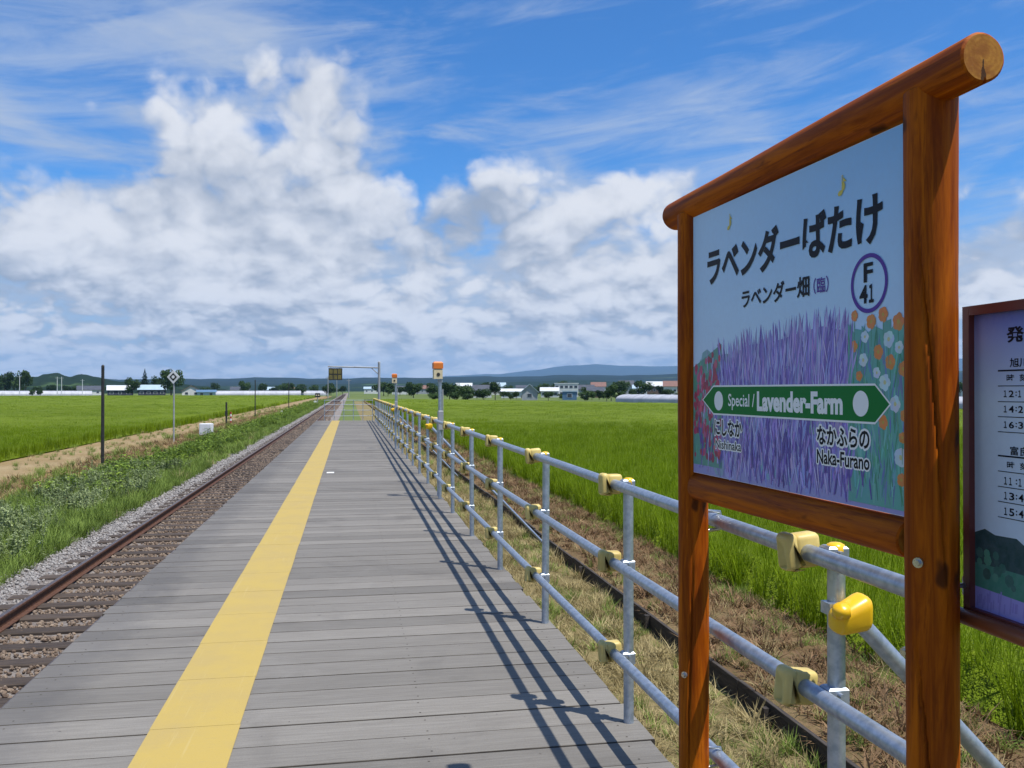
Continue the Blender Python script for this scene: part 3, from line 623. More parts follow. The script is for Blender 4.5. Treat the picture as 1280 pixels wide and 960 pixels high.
yl = MB(); yl.box((-0.205, 0.002, 0), (0.205, 0.718, 0.003)); ym = yl.mesh('yellow_strip', M_YELLOW)
yy = PEND - 0.2
while yy > -2.5:
    yy -= 0.72; obj('yellow_strip', ym, plat, (-0.717 + random.uniform(-.003, .003), yy, DECK + 0.0030 + random.uniform(0, .0006)))
w = MB(); w.box((-.07, -.10, 0), (.07, .10, .006), 0, .002)
p = on_plane_z(413, 591, DECK); o = w.build('white_plate', M_WHITE, None, (p.x, p.y, DECK + .0025)); tag(o, 'small white plate lying on the planks beside the yellow strip', 'plate')

# ------------------------------------------------------------------ pipe railing
FX = 1.325; RX = 1.276; PITCHY = 1.85; Y0 = 2.25; RZ = (0.315, 0.755, 1.143)
fence = thing('railing', 'galvanised pipe railing with cream clamp covers along the platform edge', 'railing', (0, 0, DECK))
ys = [Y0 + PITCHY * i for i in range(-1, 25)]
m = MB(); m.tube([(0, 0, -0.25), (0, 0, 1.155)], .0243, 14); postm = m.mesh('post', M_GALV)
m = MB(); m.lathe([(0.0, .018), (.014, .0165), (.023, .012), (.0275, .003), (.0285, -.016), (.025, -.018)], n=14); capm = m.mesh('post_cap', M_CAPY)
bm = rounded((.080, .062, .098), .016, 3); bmesh.ops.translate(bm, vec=(.014, 0, 0), verts=bm.verts)
b2 = rounded((.042, .070, .110), .0185, 4); tmp = bpy.data.meshes.new('t'); b2.to_mesh(tmp); b2.free(); k0 = len(bm.verts); bm.from_mesh(tmp); bm.verts.ensure_lookup_table()
for v in bm.verts[k0:]: v.co.x -= .036
cov = bm_mesh(bm, 'clamp_cover', M_CREAM)
m = MB(); m.box((-.010, -.026, -.028), (.050, .026, .028), 0, .006); m.tube([(.02, -.042, .012), (.02, .042, .012)], .006, 6); clm = m.mesh('clamp', M_GALV)
for i, y in enumerate(ys):
    o = obj('post', postm, fence, (FX, y, 0), (random.uniform(-.004, .004), random.uniform(-.006, .006), 0))
    obj('post_cap', capm, fence, (FX, y, 1.162))
    for z in RZ:
        if z > 1 and i == 0: continue
        obj('clamp', clm, fence, (RX + .024, y, z))
        obj('clamp_cover', cov, fence, (RX - .012, y + .098 + random.uniform(-.012, .012), z + random.uniform(-.004, .004)), (random.uniform(-.10, .10), random.uniform(-.12, .12), random.uniform(-.08, .08)))
for j, z in enumerate(RZ):
    m = MB(); y0 = 1.76 if j == 2 else -0.4
    pts = [(RX + random.uniform(-.003, .003), y0 + (PEND - .1 - y0) * t / 26, z + random.uniform(-.003, .003)) for t in range(27)]
    m.tube(pts, .0243, 14); m.build('rail', M_GALV, fence)
for kx in (1, 8, 15):      # raking struts with yellow end covers
    y = ys[kx]; st = thing('raking_strut', {1: 'steel raking strut with yellow end cover behind the station name sign', 8: 'steel raking strut with yellow cover by the nearer warning lamp', 15: 'steel raking strut with yellow cover by the gantry end of the railing'}[kx], 'strut', (FX, y, DECK), 0, 'raking struts of the railing')
    m = MB(); m.tube([(0.04, -.01, 0.985), (2.10, -.02, -1.16)], .0243, 12); m.build('pipe', M_GALV, st)
    bm = rounded((.118, .070, .088), .026, 4)
    for v in bm.verts: v.co.z *= 1.0 + 4.5 * v.co.x; v.co.y *= 1 + 2.0 * v.co.x; v.co.z += .10 * v.co.x
    obj('end_cover', bm_mesh(bm, 'end_cover', M_CAPY), st, (.015, -.045, 0.985), (0.20, -0.16, 0.16))
    m = MB(); m.lathe([(0, .016), (.018, .013), (.024, .005), (.024, -.016), (.0, -.016)], n=16); m.build('knob', M_CAPY, st, (-.03, -.078, 1.012), (0.3, -.25, 0))
    m = MB(); m.box((-.034, -.028, -.016), (.03, .02, .016)); m.build('clamp', M_GALV, st, (0.0, 0, 1.0))
# end fence
ef = thing('end_fence', 'thin pipe barrier closing off the far end of the platform', 'fence', (0, PEND - .12, DECK))
for x in (-1.3, -0.8, -0.3, .2, .7, 1.2):
    m = MB(); m.tube([(x, 0, -.05), (x, 0, 1.1)], .018, 10); m.build('post', M_GALV, ef)
for z in (.25, .55, .85, 1.08):
    m = MB(); m.tube([(-1.32, -.03, z), (1.24, -.03, z)], .013, 10); m.build('bar', M_GALV, ef)
# warning lamps on poles
def lamp(x, y, h, label, rz):
    t = thing('warning_lamp', label, 'lamp', (x, y, DECK), rz, 'orange capped lamps on the railing')
    m = MB(); m.tube([(0, 0, -.25), (0, 0, h - .2)], .026, 12); m.build('pole', M_GALV, t)
    m = MB(); m.tube([(0, 0, h - .2), (0, 0, h - .16)], .036, 12); m.tube([(.04, 0, .8), (.04, 0, h - .3)], .010, 8); m.build('bracket', M_GREY, t)
    m = MB(); m.box((-.10, -.05, h - .15), (.03, .05, h + .0), 0, .012); cs = m.build('lamp_case', M_LAMPCREAM, t)
    m = MB(); m.tube([(-.035, -.056, h - .085), (-.035, -.048, h - .085)], .026, 14); m.build('lens', M_BLACK, cs)
    m = MB(); m.box((-.107, -.057, h + .001), (.037, .057, h + .105), 0, .022); m.build('orange_cap', M_ORANGE, t)
    m = MB(); m.box((-.03, -.04, 1.02), (.045, .04, 1.30), 0, .01); m.build('control_box', M_GREY, t)
lamp(1.315, 13.05, 1.92, 'orange capped warning lamp on a pole, the closer of two to the name sign', 0.1)
lamp(1.24, 24.3, 1.95, 'orange capped warning lamp on a pole, nearer the gantry', -.1)
# gantry with hanging board
g = thing('gantry_pole', 'thin pole with a long arm over the platform end', 'gantry', (1.30, 40.1, DECK))
m = MB(); m.tube([(0, 0, -1.2), (0, 0, 2.85)], .055, 12); m.lathe([(0, .06), (.05, .04), (.06, 0)], (0, 0, 2.85), 10); m.build('pole', M_GREY, g)
m = MB(); m.tube([(0, 0, 2.62), (-2.25, 0, 2.66)], .035, 10); m.tube([(0, 0, 2.3), (-.35, 0, 2.62)], .02, 8); m.build('arm', M_GREY, g)
b = thing('hanging_board', 'dark board with yellow squares hanging from the gantry arm', 'board', (-0.62, 40.1, DECK + 2.62))
m = MB(); m.box((-.30, -.05, -.56), (.30, .05, -.03), 0, .01); fr = m.build('case', M_BLACK, b)
M_DULLY = simple('dull_yellow_print', (0.17, 0.14, 0.035), (0.09, 0.08, 0.03), 9.0, 0.5, 0.4)
for i in range(3):
    for j in range(2):
        m = MB(); m.box((-.27 + .19 * i, -.060, -.53 + .25 * j), (-.27 + .19 * i + .15, -.0505, -.53 + .25 * j + .20)); m.build('panel', M_DULLY, fr)
m = MB(); m.tube([(-.2, 0, -.04), (-.2, 0, .05)], .012, 6); m.build('hanger', M_GREY, b); m = MB(); m.tube([(.2, 0, -.04), (.2, 0, .05)], .012, 6); m.build('hanger', M_GREY, b)

# ------------------------------------------------------------------ station name sign
HS = 0.875
Lp = Vector((1.333, 3.288)) * HS; Rp = Vector((1.389, 2.014)) * HS; PWID = (Rp - Lp).length
ANG = math.atan2(Rp.y - Lp.y, Rp.x - Lp.x)
sign = thing('station_name_sign', 'station name sign with lavender painting in an orange log frame', 'sign', (Lp.x, Lp.y, DECK), ANG)
SM = Matrix.Translation((Lp.x, Lp.y, DECK)) @ Matrix.Rotation(ANG, 4, 'Z')
def local_of(u, v, M=None):
    Mi = (M or SM).inverted(); o = Mi @ Vector((0, 0, CAMZ)); d = Mi.to_3x3() @ ray(u, v); t = -o.y / d.y; q = o + d * t; return q.x, q.z
EYE = CAMZ - DECK
ZB, ZT = EYE - .3205 * HS, EYE + .680 * HS
def log(name, L, r, parent, loc, rot=(0, 0, 0), crack=None, nseg=40, seed=0, taper=0.0):
    rs = random.Random(seed); n = 84; ph = [rs.uniform(0, 6.28) for _ in range(4)]; vs = []
    for i in range(nseg + 1):
        z = L * i / nseg; t = i / nseg
        for j in range(n):
            a = 2 * math.pi * j / n
            rr = r * (1 + taper * (0.5 - t) + .020 * math.sin(2 * a + ph[0] + z) + .014 * math.sin(3 * a + ph[1] + 2.2 * z) + .012 * math.sin(7 * z + ph[2]) + rs.uniform(-.006, .006))
            if crack:
                for a0, sl, z0, z1, dp in crack:
                    if z0 < z < z1:
                        da = (a - (a0 + sl * (z - z0) + .05 * math.sin(9 * z)) + math.pi) % (2 * math.pi) - math.pi
                        if abs(da) < math.pi / n: rr -= dp * min(1, 6 * (z - z0), 6 * (z1 - z))
            vs.append((rr * math.cos(a), rr * math.sin(a), z))
    m = MB(); m.add(vs, [(i * n + j, i * n + (j + 1) % n, (i + 1) * n + (j + 1) % n, (i + 1) * n + j) for i in range(nseg) for j in range(n)], 0, True)
    for base, flip, z, dz in ((0, True, 0.0, -.004), (nseg * n, False, L, .004)):     # slightly domed ends
        ring = [vs[base + j] for j in range(n)]; inner = [(x * .9, y * .9, z + dz) for x, y, _ in ring]
        m.add(ring + inner, [((j, (j + 1) % n, n + (j + 1) % n, n + j) if not flip else (n + j, n + (j + 1) % n, (j + 1) % n, j)) for j in range(n)], 0, True)
        m.add(inner, [tuple(range(n)) if not flip else tuple(range(n - 1, -1, -1))], 1)
    return m.build(name, [M_LOG, M_END], parent, loc, rot)
PR = .053
log('post', ZT + .02, PR, sign, (-.050, .018, 0.0), seed=3, crack=[(5.5, .35, .2, 1.1, .012)])
log('post', ZT + .05, PR, sign, (PWID + .050, .018, 0.0), (0, 0, 0.0), crack=[(6.40, -1.55, 1.12, 1.95, .018), (5.95, -1.6, .45, 1.10, .016)], seed=5, nseg=90)
log('top_beam', PWID + .405, .0505, sign, (-.205, .018, ZT + .044), (0, math.pi / 2 - .017, 0), seed=8, taper=-.05, crack=[(0.05, .0, 1.30, 1.60, .02)])
bb = log('bottom_beam', PWID - .01, .046, sign, (.005, .016, ZB - .049), (0, math.pi / 2, 0), seed=11, crack=[(2.6, .05, .2, .95, .010)])
for (bx, by, bz) in ((PWID + .050 + .022, -.034, 1.235), (PWID + .018, -.026, 1.03), (-.02, -.03, .62)):
    m = MB(); m.tube([(0, .010, 0), (0, -.009, 0)], .007, 6, smooth=False); m.tube([(0, .006, 0), (0, -.002, 0)], .011, 14); m.build('bolt', M_BOLT, sign, (bx, by, bz), (0, 0, .5))
for z in (.315, 1.143):
    for x in (-.05, PWID + .05):
        m = MB(); m.tube([(0, .05, .035), (0, .10, .03), (0, .112, 0), (0, .10, -.03), (0, .05, -.035)], .006, 8); m.build('u_bolt', M_BOLT, sign, (x, .018, z))
m = MB(); m.box((0, -.003, ZB), (PWID, .012, ZT)); panel = m.build('panel', M_PAPER, sign)
# --- painted artwork, real print layers a few microns apart
class Art:
    def __init__(s): s.v = []; s.f = []; s.c = []; s.y = -.0032
    def add(s, pts, col, step=5e-7):
        o = len(s.v); s.v += [(x, s.y, z) for x, z in pts]; s.f.append(tuple(range(o, o + len(pts)))); s.c.append(col); s.y -= step
    def build(s, name, parent):
        me = bpy.data.meshes.new(name); me.from_pydata(s.v, [], s.f); me.materials.append(M_PRINT)
        ca_ = me.color_attributes.new('Col', 'FLOAT_COLOR', 'CORNER'); d = []
        for f, c in zip(s.f, s.c):
            for i in range(len(f)):
                cc = c[i] if isinstance(c[0], tuple) else c; d += [*cc, 1.0]
        ca_.data.foreach_set('color', d); return obj(name, me, parent)
rs = random.Random(21); A = Art()
def jit(c, a): return tuple(max(0, x * (1 + rs.uniform(-a, a))) for x in c)
cT, cM, cB = (0.24, 0.50, 0.84), (0.55, 0.74, 0.94), (0.70, 0.76, 0.92)
zc = EYE + .30 * HS
A.add([(0.001, zc), (PWID - .001, zc), (PWID - .001, ZT - .001), (0.001, ZT - .001)], ((0.53, 0.73, 0.95), (0.44, 0.67, 0.93), cT, (0.48, 0.70, 0.94)), 2e-5)
A.add([(0.001, ZB + .001), (PWID - .001, ZB + .001), (PWID - .001, zc), (0.001, zc)], (cB, cB, (0.44, 0.67, 0.93), (0.53, 0.73, 0.95)), 2e-5)
def px(u, v): return local_of(u, v)
xl0, xl1 = px(905, 480)[0], px(1063, 480)[0]; xr0 = px(1062, 480)[0]; xl_left = px(903, 480)[0]
A.add([(0.001, ZB + .001), (PWID - .001, ZB + .001), (PWID - .001, EYE - .085 * HS), (0.001, EYE - .085 * HS)], ((.30, .30, .62),) * 2 + ((.24, .22, .58),) * 2, 2e-5)
ztop = lambda x: EYE + HS * (np.interp(x, [0, xl0, xl0 + .15, .55, .78, xl1, PWID], [.15, .14, .20, .205, .235, .21, .2]) - .045)
N_ = 24
for i in range(N_):
    xa, xb = xl0 + (xl1 - xl0) * i / N_, xl0 + (xl1 - xl0) * (i + 1) / N_
    A.add([(xa, EYE - .1 * HS), (xb, EYE - .1 * HS), (xb, ztop(xb)), (xa, ztop(xa))], ((.19, .16, .52),) * 2 + ((.24, .22, .60),) * 2, 5e-7)
# soft green / blue washes among the lavender
for i in range(60):
    x = rs.uniform(.05, PWID - .15); z = rs.uniform(ZB + .02, EYE + .12 * HS); w_, h_ = rs.uniform(.02, .06), rs.uniform(.03, .09)
    A.add([(x + w_ * math.cos(a) * rs.uniform(.7, 1), z + h_ * math.sin(a) * rs.uniform(.7, 1)) for a in np.linspace(0, 6.28, 9)[:-1]], jit(rs.choice([(.24, .40, .50), (.30, .30, .66), (.16, .14, .48), (.34, .34, .70)]), .15))
def stroke(x, z, L, ang, w_, col):
    dx_, dz_ = math.sin(ang) * L, math.cos(ang) * L; nx, nz = math.cos(ang) * w_, -math.sin(ang) * w_
    A.add([(x - nx * .5, z - nz * .5), (x + nx * .5, z + nz * .5), (x + dx_ * .6 + nx, z + dz_ * .6 + nz), (x + dx_, z + dz_), (x + dx_ * .6 - nx, z + dz_ * .6 - nz)], col)
PUR = [(.135, .085, .42), (.23, .18, .58), (.34, .28, .70), (.45, .40, .80), (.18, .115, .49), (.30, .32, .68), (.38, .27, .66)]
for i in range(950):
    x = rs.uniform(xl0 - .01, xl1); zt = ztop(x) + rs.uniform(-.02, .062) if i % 3 == 0 else rs.uniform(EYE + .0, ztop(x)); L = rs.uniform(.05, .13)
    stroke(x, zt - L, L, rs.uniform(-.22, .22) + (x - .45) * .35, rs.uniform(.0022, .0048), jit(rs.choice(PUR), .15))
for i in range(750):
    x = rs.uniform(.04, PWID - .07); z = rs.uniform(ZB + .0, EYE - .10 * HS); L = rs.uniform(.05, .13)
    if z + L > EYE - .07 * HS: L = max(.03, EYE - .07 * HS - z)
    stroke(x, z, L, rs.uniform(-.4, .4), rs.uniform(.0022, .0050), jit(rs.choice(PUR), .18))
def disc(x, z, r, col, n=9, sq=1.0): A.add([(x + r * math.cos(2 * math.pi * i / n) * rs.uniform(.85, 1.1), z + sq * r * math.sin(2 * math.pi * i / n) * rs.uniform(.85, 1.1)) for i in range(n)], col)
# red flower bed at the far end, orange and white one at the near end
zl1 = EYE + .17 * HS
for i in range(9):
    xa = xl_left * i / 9; xb = xl_left * (i + 1) / 9; h1 = zl1 - .07 + .07 * i / 9
    A.add([(xa + .001, ZB + .03), (xb + .001, ZB + .03 if xb > .06 else ZB + .03), (xb + .001, h1 + .008), (xa + .001, h1)], jit((.10, .30, .25), .1), 5e-7)
for i in range(130): stroke(rs.uniform(.004, xl_left), rs.uniform(ZB + .02, zl1 - .08), rs.uniform(.03, .06), rs.uniform(-.5, .5), .003, jit(rs.choice([(.05, .22, .13), (.14, .38, .30), (.09, .30, .16)]), .2))
for i in range(85):
    x = rs.uniform(.012, xl_left - .006); z = rs.uniform(ZB + .04, zl1 - .075 + .075 * x / xl_left); disc(x, z, rs.uniform(.008, .014), jit(rs.choice([(.42, .03, .10), (.30, .02, .06), (.52, .08, .20)]), .2), 7, 1.2)
zr1 = EYE + .165 * HS
for i in range(8):
    xa = xr0 + (PWID - .001 - xr0) * i / 8; xb = xr0 + (PWID - .001 - xr0) * (i + 1) / 8
    A.add([(xa, ZB + .012), (xb, ZB + .012), (xb, zr1 + rs.uniform(-.012, .02)), (xa, zr1 + rs.uniform(-.012, .02))], jit((.10, .36, .33), .08), 5e-7)
for i in range(240): stroke(rs.uniform(xr0, PWID - .006), rs.uniform(ZB + .01, zr1 - .05), rs.uniform(.03, .08), rs.uniform(-.3, .3), .003, jit(rs.choice([(.04, .25, .15), (.16, .44, .42), (.08, .32, .24), (.12, .20, .42)]), .2))
for (u, v, r, o_) in ((1070, 395, .013, 1), (1091, 402, .017, 1), (1106, 393, .017, 1), (1125, 402, .019, 1), (1069, 433, .014, 1), (1100, 440, .017, 1), (1115, 453, .017, 1), (1083, 421, .014, 0), (1113, 424, .019, 0), (1081, 450, .016, 0), (1131, 461, .016, 1),
                      (1108, 478, .019, 0), (1121, 505, .018, 0), (1106, 528, .016, 1), (1133, 520, .014, 1), (1128, 572, .021, 0), (1130, 547, .012, 1), (1076, 470, .012, 1), (1126, 434, .014, 0), (1129, 600, .014, 1), (1098, 466, .013, 0)):
    x, z = px(u, v); stroke(x, z - .06, .06, 0, .0014, (.05, .25, .14))
    for a in range(5): disc(x + r * .5 * math.cos(a * 1.257), z + r * .5 * math.sin(a * 1.257), r * .62, jit((.66, .22, .03) if o_ else (.52, .66, .74), .12), 8)
    disc(x, z, r * .3, (.5, .34, .03) if o_ else (.55, .55, .25), 6)
for i in range(110):    # lavender leaning over both flower beds
    side = i % 2; z = rs.uniform(ZB + .04, EYE + .13 * HS); L = rs.uniform(.05, .11)
    if EYE - .2 * HS < z < EYE + .0 and side: continue
    x = (xl_left + rs.uniform(-.012, .02) - (.03 if z < EYE - .1 * HS else 0)) if side == 0 else xr0 + rs.uniform(-.02, .016)
    stroke(x, z, L, rs.uniform(-.45, .1) if side == 0 else rs.uniform(-.1, .45), rs.uniform(.0022, .0045), jit(rs.choice(PUR), .15))
for i in range(150):
    x = rs.uniform(.06, xr0 - .01); z = rs.uniform(ZB + .01, EYE + .10 * HS); stroke(x, z, rs.uniform(.04, .10), rs.uniform(-.35, .35), rs.uniform(.0015, .003), jit((.52, .50, .84), .1))
for i in range(70):
    x = rs.uniform(.012, xl_left - .012); z = rs.uniform(ZB + .05, zl1 - .08 + .075 * x / xl_left); disc(x, z, rs.uniform(.007, .013), jit(rs.choice([(.46, .03, .10), (.34, .02, .06), (.55, .08, .18)]), .2), 7, 1.2)
for i in range(60):
    x = rs.uniform(.05, PWID - .08); z = rs.uniform(ZB + .005, EYE - .16 * HS); stroke(x, z, rs.uniform(.05, .10), rs.uniform(-.3, .3), rs.uniform(.003, .006), jit((.10, .06, .34), .1))
A.build('painting', panel)
YT = A.y - .00012
def text(body, x0, x1, z0, z1, m, name='lettering', bold=0.0, y=None, parent=None, space=1.0, keep=None, halo=0.0):
    cu = bpy.data.curves.new('t', 'FONT'); cu.body = body; cu.size = 1.0; cu.offset = bold; cu.resolution_u = 3; cu.space_character = space
    to = bpy.data.objects.new('t', cu); C.objects.link(to); dg = bpy.context.evaluated_depsgraph_get(); dg.update()
    me = bpy.data.meshes.new_from_object(to.evaluated_get(dg)); bpy.data.objects.remove(to); bpy.data.curves.remove(cu); me.name = name
    n = len(me.vertices); co = np.empty(n * 3, np.float32); me.vertices.foreach_get('co', co); co = co.reshape(-1, 3)
    if n == 0: print('NO GLYPHS', body); return None
    lo, hi = co.min(0), co.max(0)
    if keep is not None: lo, hi = keep
    out = np.empty_like(co); out[:, 0] = x0 + (co[:, 0] - lo[0]) / (hi[0] - lo[0]) * (x1 - x0); out[:, 2] = z0 + (co[:, 1] - lo[1]) / (hi[1] - lo[1]) * (z1 - z0); out[:, 1] = YT if y is None else y
    if halo:        # white print edge: the glyphs repeated in a ring
        fs_ = [tuple(p.vertices) for p in me.polygons]; q = MB()
        for i in range(14):
            a = 2 * math.pi * i / 14; q.add(out + np.array([halo * math.cos(a), 3e-6 * i, halo * math.sin(a)], np.float32), fs_)
        obj(name, q.mesh(name, m), panel if parent is None else parent); return lo, hi
    me.vertices.foreach_set('co', out.ravel()); me.materials.clear(); me.materials.append(m)
    me.polygons.foreach_set('material_index', [0] * len(me.polygons)); me.update()
    obj(name, me, panel if parent is None else parent); return lo, hi
def fit(body, u0, u1, zt_, zb_, m, bold=0.0, y=None, outline=None, name='lettering'):
    x0 = px(u0, 488)[0]; x1 = px(u1, 488)[0]; z1, z0 = EYE + zt_ * HS, EYE + zb_ * HS
    if outline:
        k_ = text(body, x0, x1, z0, z1, m, name, bold, (YT if y is None else y) - .00020)
        g_ = outline; text(body, x0, x1, z0, z1, M_PAPER, 'lettering_outline', bold, YT if y is None else y, halo=g_)
    else: text(body, x0, x1, z0, z1, m, name, bold, y)
fit('ラベンダーばたけ', 886, 1106, .536, .392, M_INK, .032)
fit('ラベンダー畑', 929, 1014, .350, .284, M_INK, .022)
fit('（臨）', 1019, 1038, .335, .287, M_PURPLEINK, .008)
cx, cz = px(1088, 354); m = MB(); n = 48; r0, r1 = .068 * HS / .875, .077
m.add([(cx + r * math.cos(2 * math.pi * i / n), YT, cz + r * math.sin(2 * math.pi * i / n)) for r in (.0605, .0705) for i in range(n)], [(i, (i + 1) % n, n + (i + 1) % n, n + i) for i in range(n)]); m.build('number_ring', M_PURPLEINK, panel)
fit('F', 1082, 1093.5, .345, .293, M_INK, .025); fit('4', 1076.8, 1086.8, .286, .236, M_INK, .03); fit('１', 1088.5, 1094.5, .286, .236, M_INK, .03)
def arrow(g_, y, m_, name):
    xa, xb, xc, xd = px(880.5, 488)[0] - g_ * 1.4, px(893.5, 488)[0], px(1096, 488)[0], px(1114.5, 488)[0] + g_ * 1.4; zm, zt_, zb_ = EYE - .036 * HS, EYE + .014 * HS + g_, EYE - .086 * HS - g_
    q = MB(); q.poly([(xa, y, zm), (xb, y, zb_), (xc, y, zb_), (xd, y, zm), (xc, y, zt_), (xb, y, zt_)]); q.build(name, m_, panel)
arrow(.004, YT - .00005, M_PAPER, 'arrow_outline'); arrow(-.001, YT - .00012, M_GREENINK, 'direction_arrow')
for u, v in ((900, 501), (1078, 504.5)):
    x, z = px(u, v); q = MB(); q.poly([(x + .031 * math.cos(a), YT - .0002, z + .031 * math.sin(a)) for a in np.linspace(0, 2 * math.pi, 33)[:-1]]); q.build('white_disc', M_PAPER, panel)
fit('Special /', 912, 945, -.012, -.070, M_PAPER, .012, YT - .0002); fit('Lavender-Farm', 948, 1055.5, -.003, -.070, M_PAPER, .045, YT - .0002)
fit('にしなか', 894.5, 929, -.106, -.166, M_INK, .03, None, .0045); fit('Nishinaka', 896, 928, -.182, -.214, M_INK, .012, None, .004)
fit('なかふらの', 1023, 1089, -.104, -.160, M_INK, .030, None, .0055); fit('Naka-Furano', 1023, 1089, -.174, -.216, M_INK, .022, None, .004)
for u, v in ((1056, 231), (914, 277)):
    fit('♪', u - 6 if u > 1000 else u - 3, u + 5 if u > 1000 else u + 3, (488 - v) / (318 + (u - 868) / 268 * 177) + .028, (488 - v) / (318 + (u - 868) / 268 * 177) - .028, M_NOTE, .01, name='note_mark')

# ------------------------------------------------------------------ timetable board
TX = 1.335; dT = TX / .69
TL = Vector((TX, dT * .8898)); TZ0 = EYE - 279 * dT / F; TZ1 = EYE + 104 * dT / F
TA = -math.pi / 2; tt = thing('timetable_board', 'timetable board in a maroon frame next to the log framed sign', 'timetable', (TL.x, TL.y, DECK), TA)
TM = Matrix.Translation((TL.x, TL.y, DECK)) @ Matrix.Rotation(TA, 4, 'Z'); TWID = .95
fw = .020
for nm, a, b_ in (('frame', (0, -.018, TZ0), (fw, .018, TZ1)), ('frame', (TWID - fw, -.018, TZ0), (TWID, .018, TZ1)), ('frame', (fw + .0005, -.0178, TZ1 - fw), (TWID - fw - .0005, .0178, TZ1)), ('frame', (fw + .0005, -.0178, TZ0), (TWID - fw - .0005, .0178, TZ0 + fw))):
    m = MB(); m.box(a, b_); m.build(nm, M_MAROON, tt)
m = MB(); m.box((fw - .004, -.004, TZ0 + fw - .004), (TWID - fw + .004, .012, TZ1 - fw + .004)); tp = m.build('panel', M_PAPER, tt)
B = Art(); B.y = -.0044; z0, z1 = TZ0 + fw, TZ1 - fw; H = z1 - z0; x0, x1 = fw, TWID - fw
pale = (.56, .68, .82)
B.add([(x0, z0), (x1, z0), (x1, z1 - .30 * H), (x0, z1 - .30 * H)], pale, 2e-5)
B.add([(x0, z1 - .30 * H), (x1, z1 - .30 * H), (x1, z1 - .08 * H), (x0, z1 - .08 * H)], (pale, pale, (.22, .30, .62), (.22, .30, .62)), 2e-5)
B.add([(x0, z1 - .08 * H), (x1, z1 - .08 * H), (x1, z1), (x0, z1)], ((.22, .30, .62), (.22, .30, .62), (.07, .11, .46), (.07, .11, .46)), 2e-5)
def band(f, col, step=3e-5):
    n = 30; B.add([(x0, z0)] + [(x1, z0)] + [(x1 - (x1 - x0) * i / n, z0 + H * f(1 - i / n)) for i in range(n + 1)], col, step)
band(lambda t: .258 + .012 * math.sin(t * 25) + .01 * math.sin(t * 61), (.010, .050, .048)); band(lambda t: .155 - .10 * t + .02 * math.sin(t * 5), (.045, .20, .14)); band(lambda t: .075 - .05 * t, (.30, .27, .66))
for i in range(160):
    x = random.uniform(x0, x1 - .02); z = z0 + H * random.uniform(.0, .055); B.add([(x, z), (x + .004, z), (x + .006, z + .02), (x + .002, z + .02)], (.24, .20, .56), 5e-7)
for i in range(60):
    x = random.uniform(x0 + .01, x1 - .03); z = z0 + H * random.uniform(.1, .2); r_ = random.uniform(.006, .014); B.add([(x + r_ * math.cos(a), z + r_ * math.sin(a)) for a in np.linspace(0, 6.28, 8)[:-1]], random.choice([(.02, .08, .06), (.07, .24, .16), (.03, .12, .09)]), 5e-7)
B.build('printed_sheet', tp); YB = B.y - .0004
def tfit(body, u0, u1, vt, vb, bold=.012, uref=1258):
    xa, _ = local_of(u0, 488, TM); xb, _ = local_of(u1, 488, TM); _, za = local_of(uref, vt, TM); _, zb_ = local_of(uref, vb, TM); text(body, xa, xb, zb_, za, M_INK, 'lettering', bold, YB, tp)
def digits(tx, vt, vb):
    cells = ((1257.2, 1261), (1263.5, 1270), (1272, 1273.6), (1275.4, 1281.5))
    for ch, (ua, ub) in zip(tx, cells):
        if ch == ':':
            xa, _ = local_of(ua, 488, TM); xb, _ = local_of(ub, 488, TM); _, za = local_of(1258, vt, TM); _, zb_ = local_of(1258, vb, TM); h_ = za - zb_; q = MB()
            for f_ in (.22, .66): q.poly([(xa, YB, zb_ + h_ * f_), (xb, YB, zb_ + h_ * f_), (xb, YB, zb_ + h_ * (f_ + .17)), (xa, YB, zb_ + h_ * (f_ + .17))])
            q.build('lettering', M_INK, tp)
        else:
            if ch == '1': ub = ua + 3.6 if ua > 1260 else ub
            tfit('１' if ch == '1' else ch, ua, ub, vt, vb, .02)
tfit('発', 1261, 1283, 409, 429, .03); tfit('旭川', 1265, 1288, 448, 459.5, .015); tfit('時  刻', 1261, 1287, 468, 477, .01)
for tx, v in (('12:1', 488), ('14:2', 507), ('16:3', 526.5), ('11:1', 596), ('13:4', 614.5), ('15:4', 634)): digits(tx, v, v + 8.5 if v < 590 else v + 9.5)
tfit('富良', 1265, 1288, 557, 568, .015); tfit('時  刻', 1261, 1287, 576, 585, .01)
for v, th in ((463.5, .0016), (482.5, .0008), (502, .0008), (520.7, .0008), (539.5, .0008), (569.3, .0016), (588.5, .0008), (607.6, .0008), (626.3, .0008), (645.6, .0008)):
    xa, z = local_of(1250, v, TM); m = MB(); m.poly([(xa, YB, z - th), (x1 - .05, YB, z - th), (x1 - .05, YB, z + th), (xa, YB, z + th)]); m.build('rule_line', M_INK, tp)
m = MB(); m.tube([(-.05, -.022, TZ0 - .002), (TWID + .05, -.022, TZ0 - .002)], .017, 14); m.build('support_pipe', M_BROWNPIPE, tt)
m = MB(); m.tube([(TWID + .03, .03, 0.0), (TWID + .03, .03, TZ1 - .05)], .03, 14); m.build('leg', M_BROWNPIPE, tt)
m = MB(); m.tube([(-.035, .02, TZ0 + .085), (-.018, .0, TZ0 + .075), (-.018, .0, TZ0 + .04), (-.004, .0, TZ0 + .035)], .006, 8); m.build('hook', M_BOLT, tt)

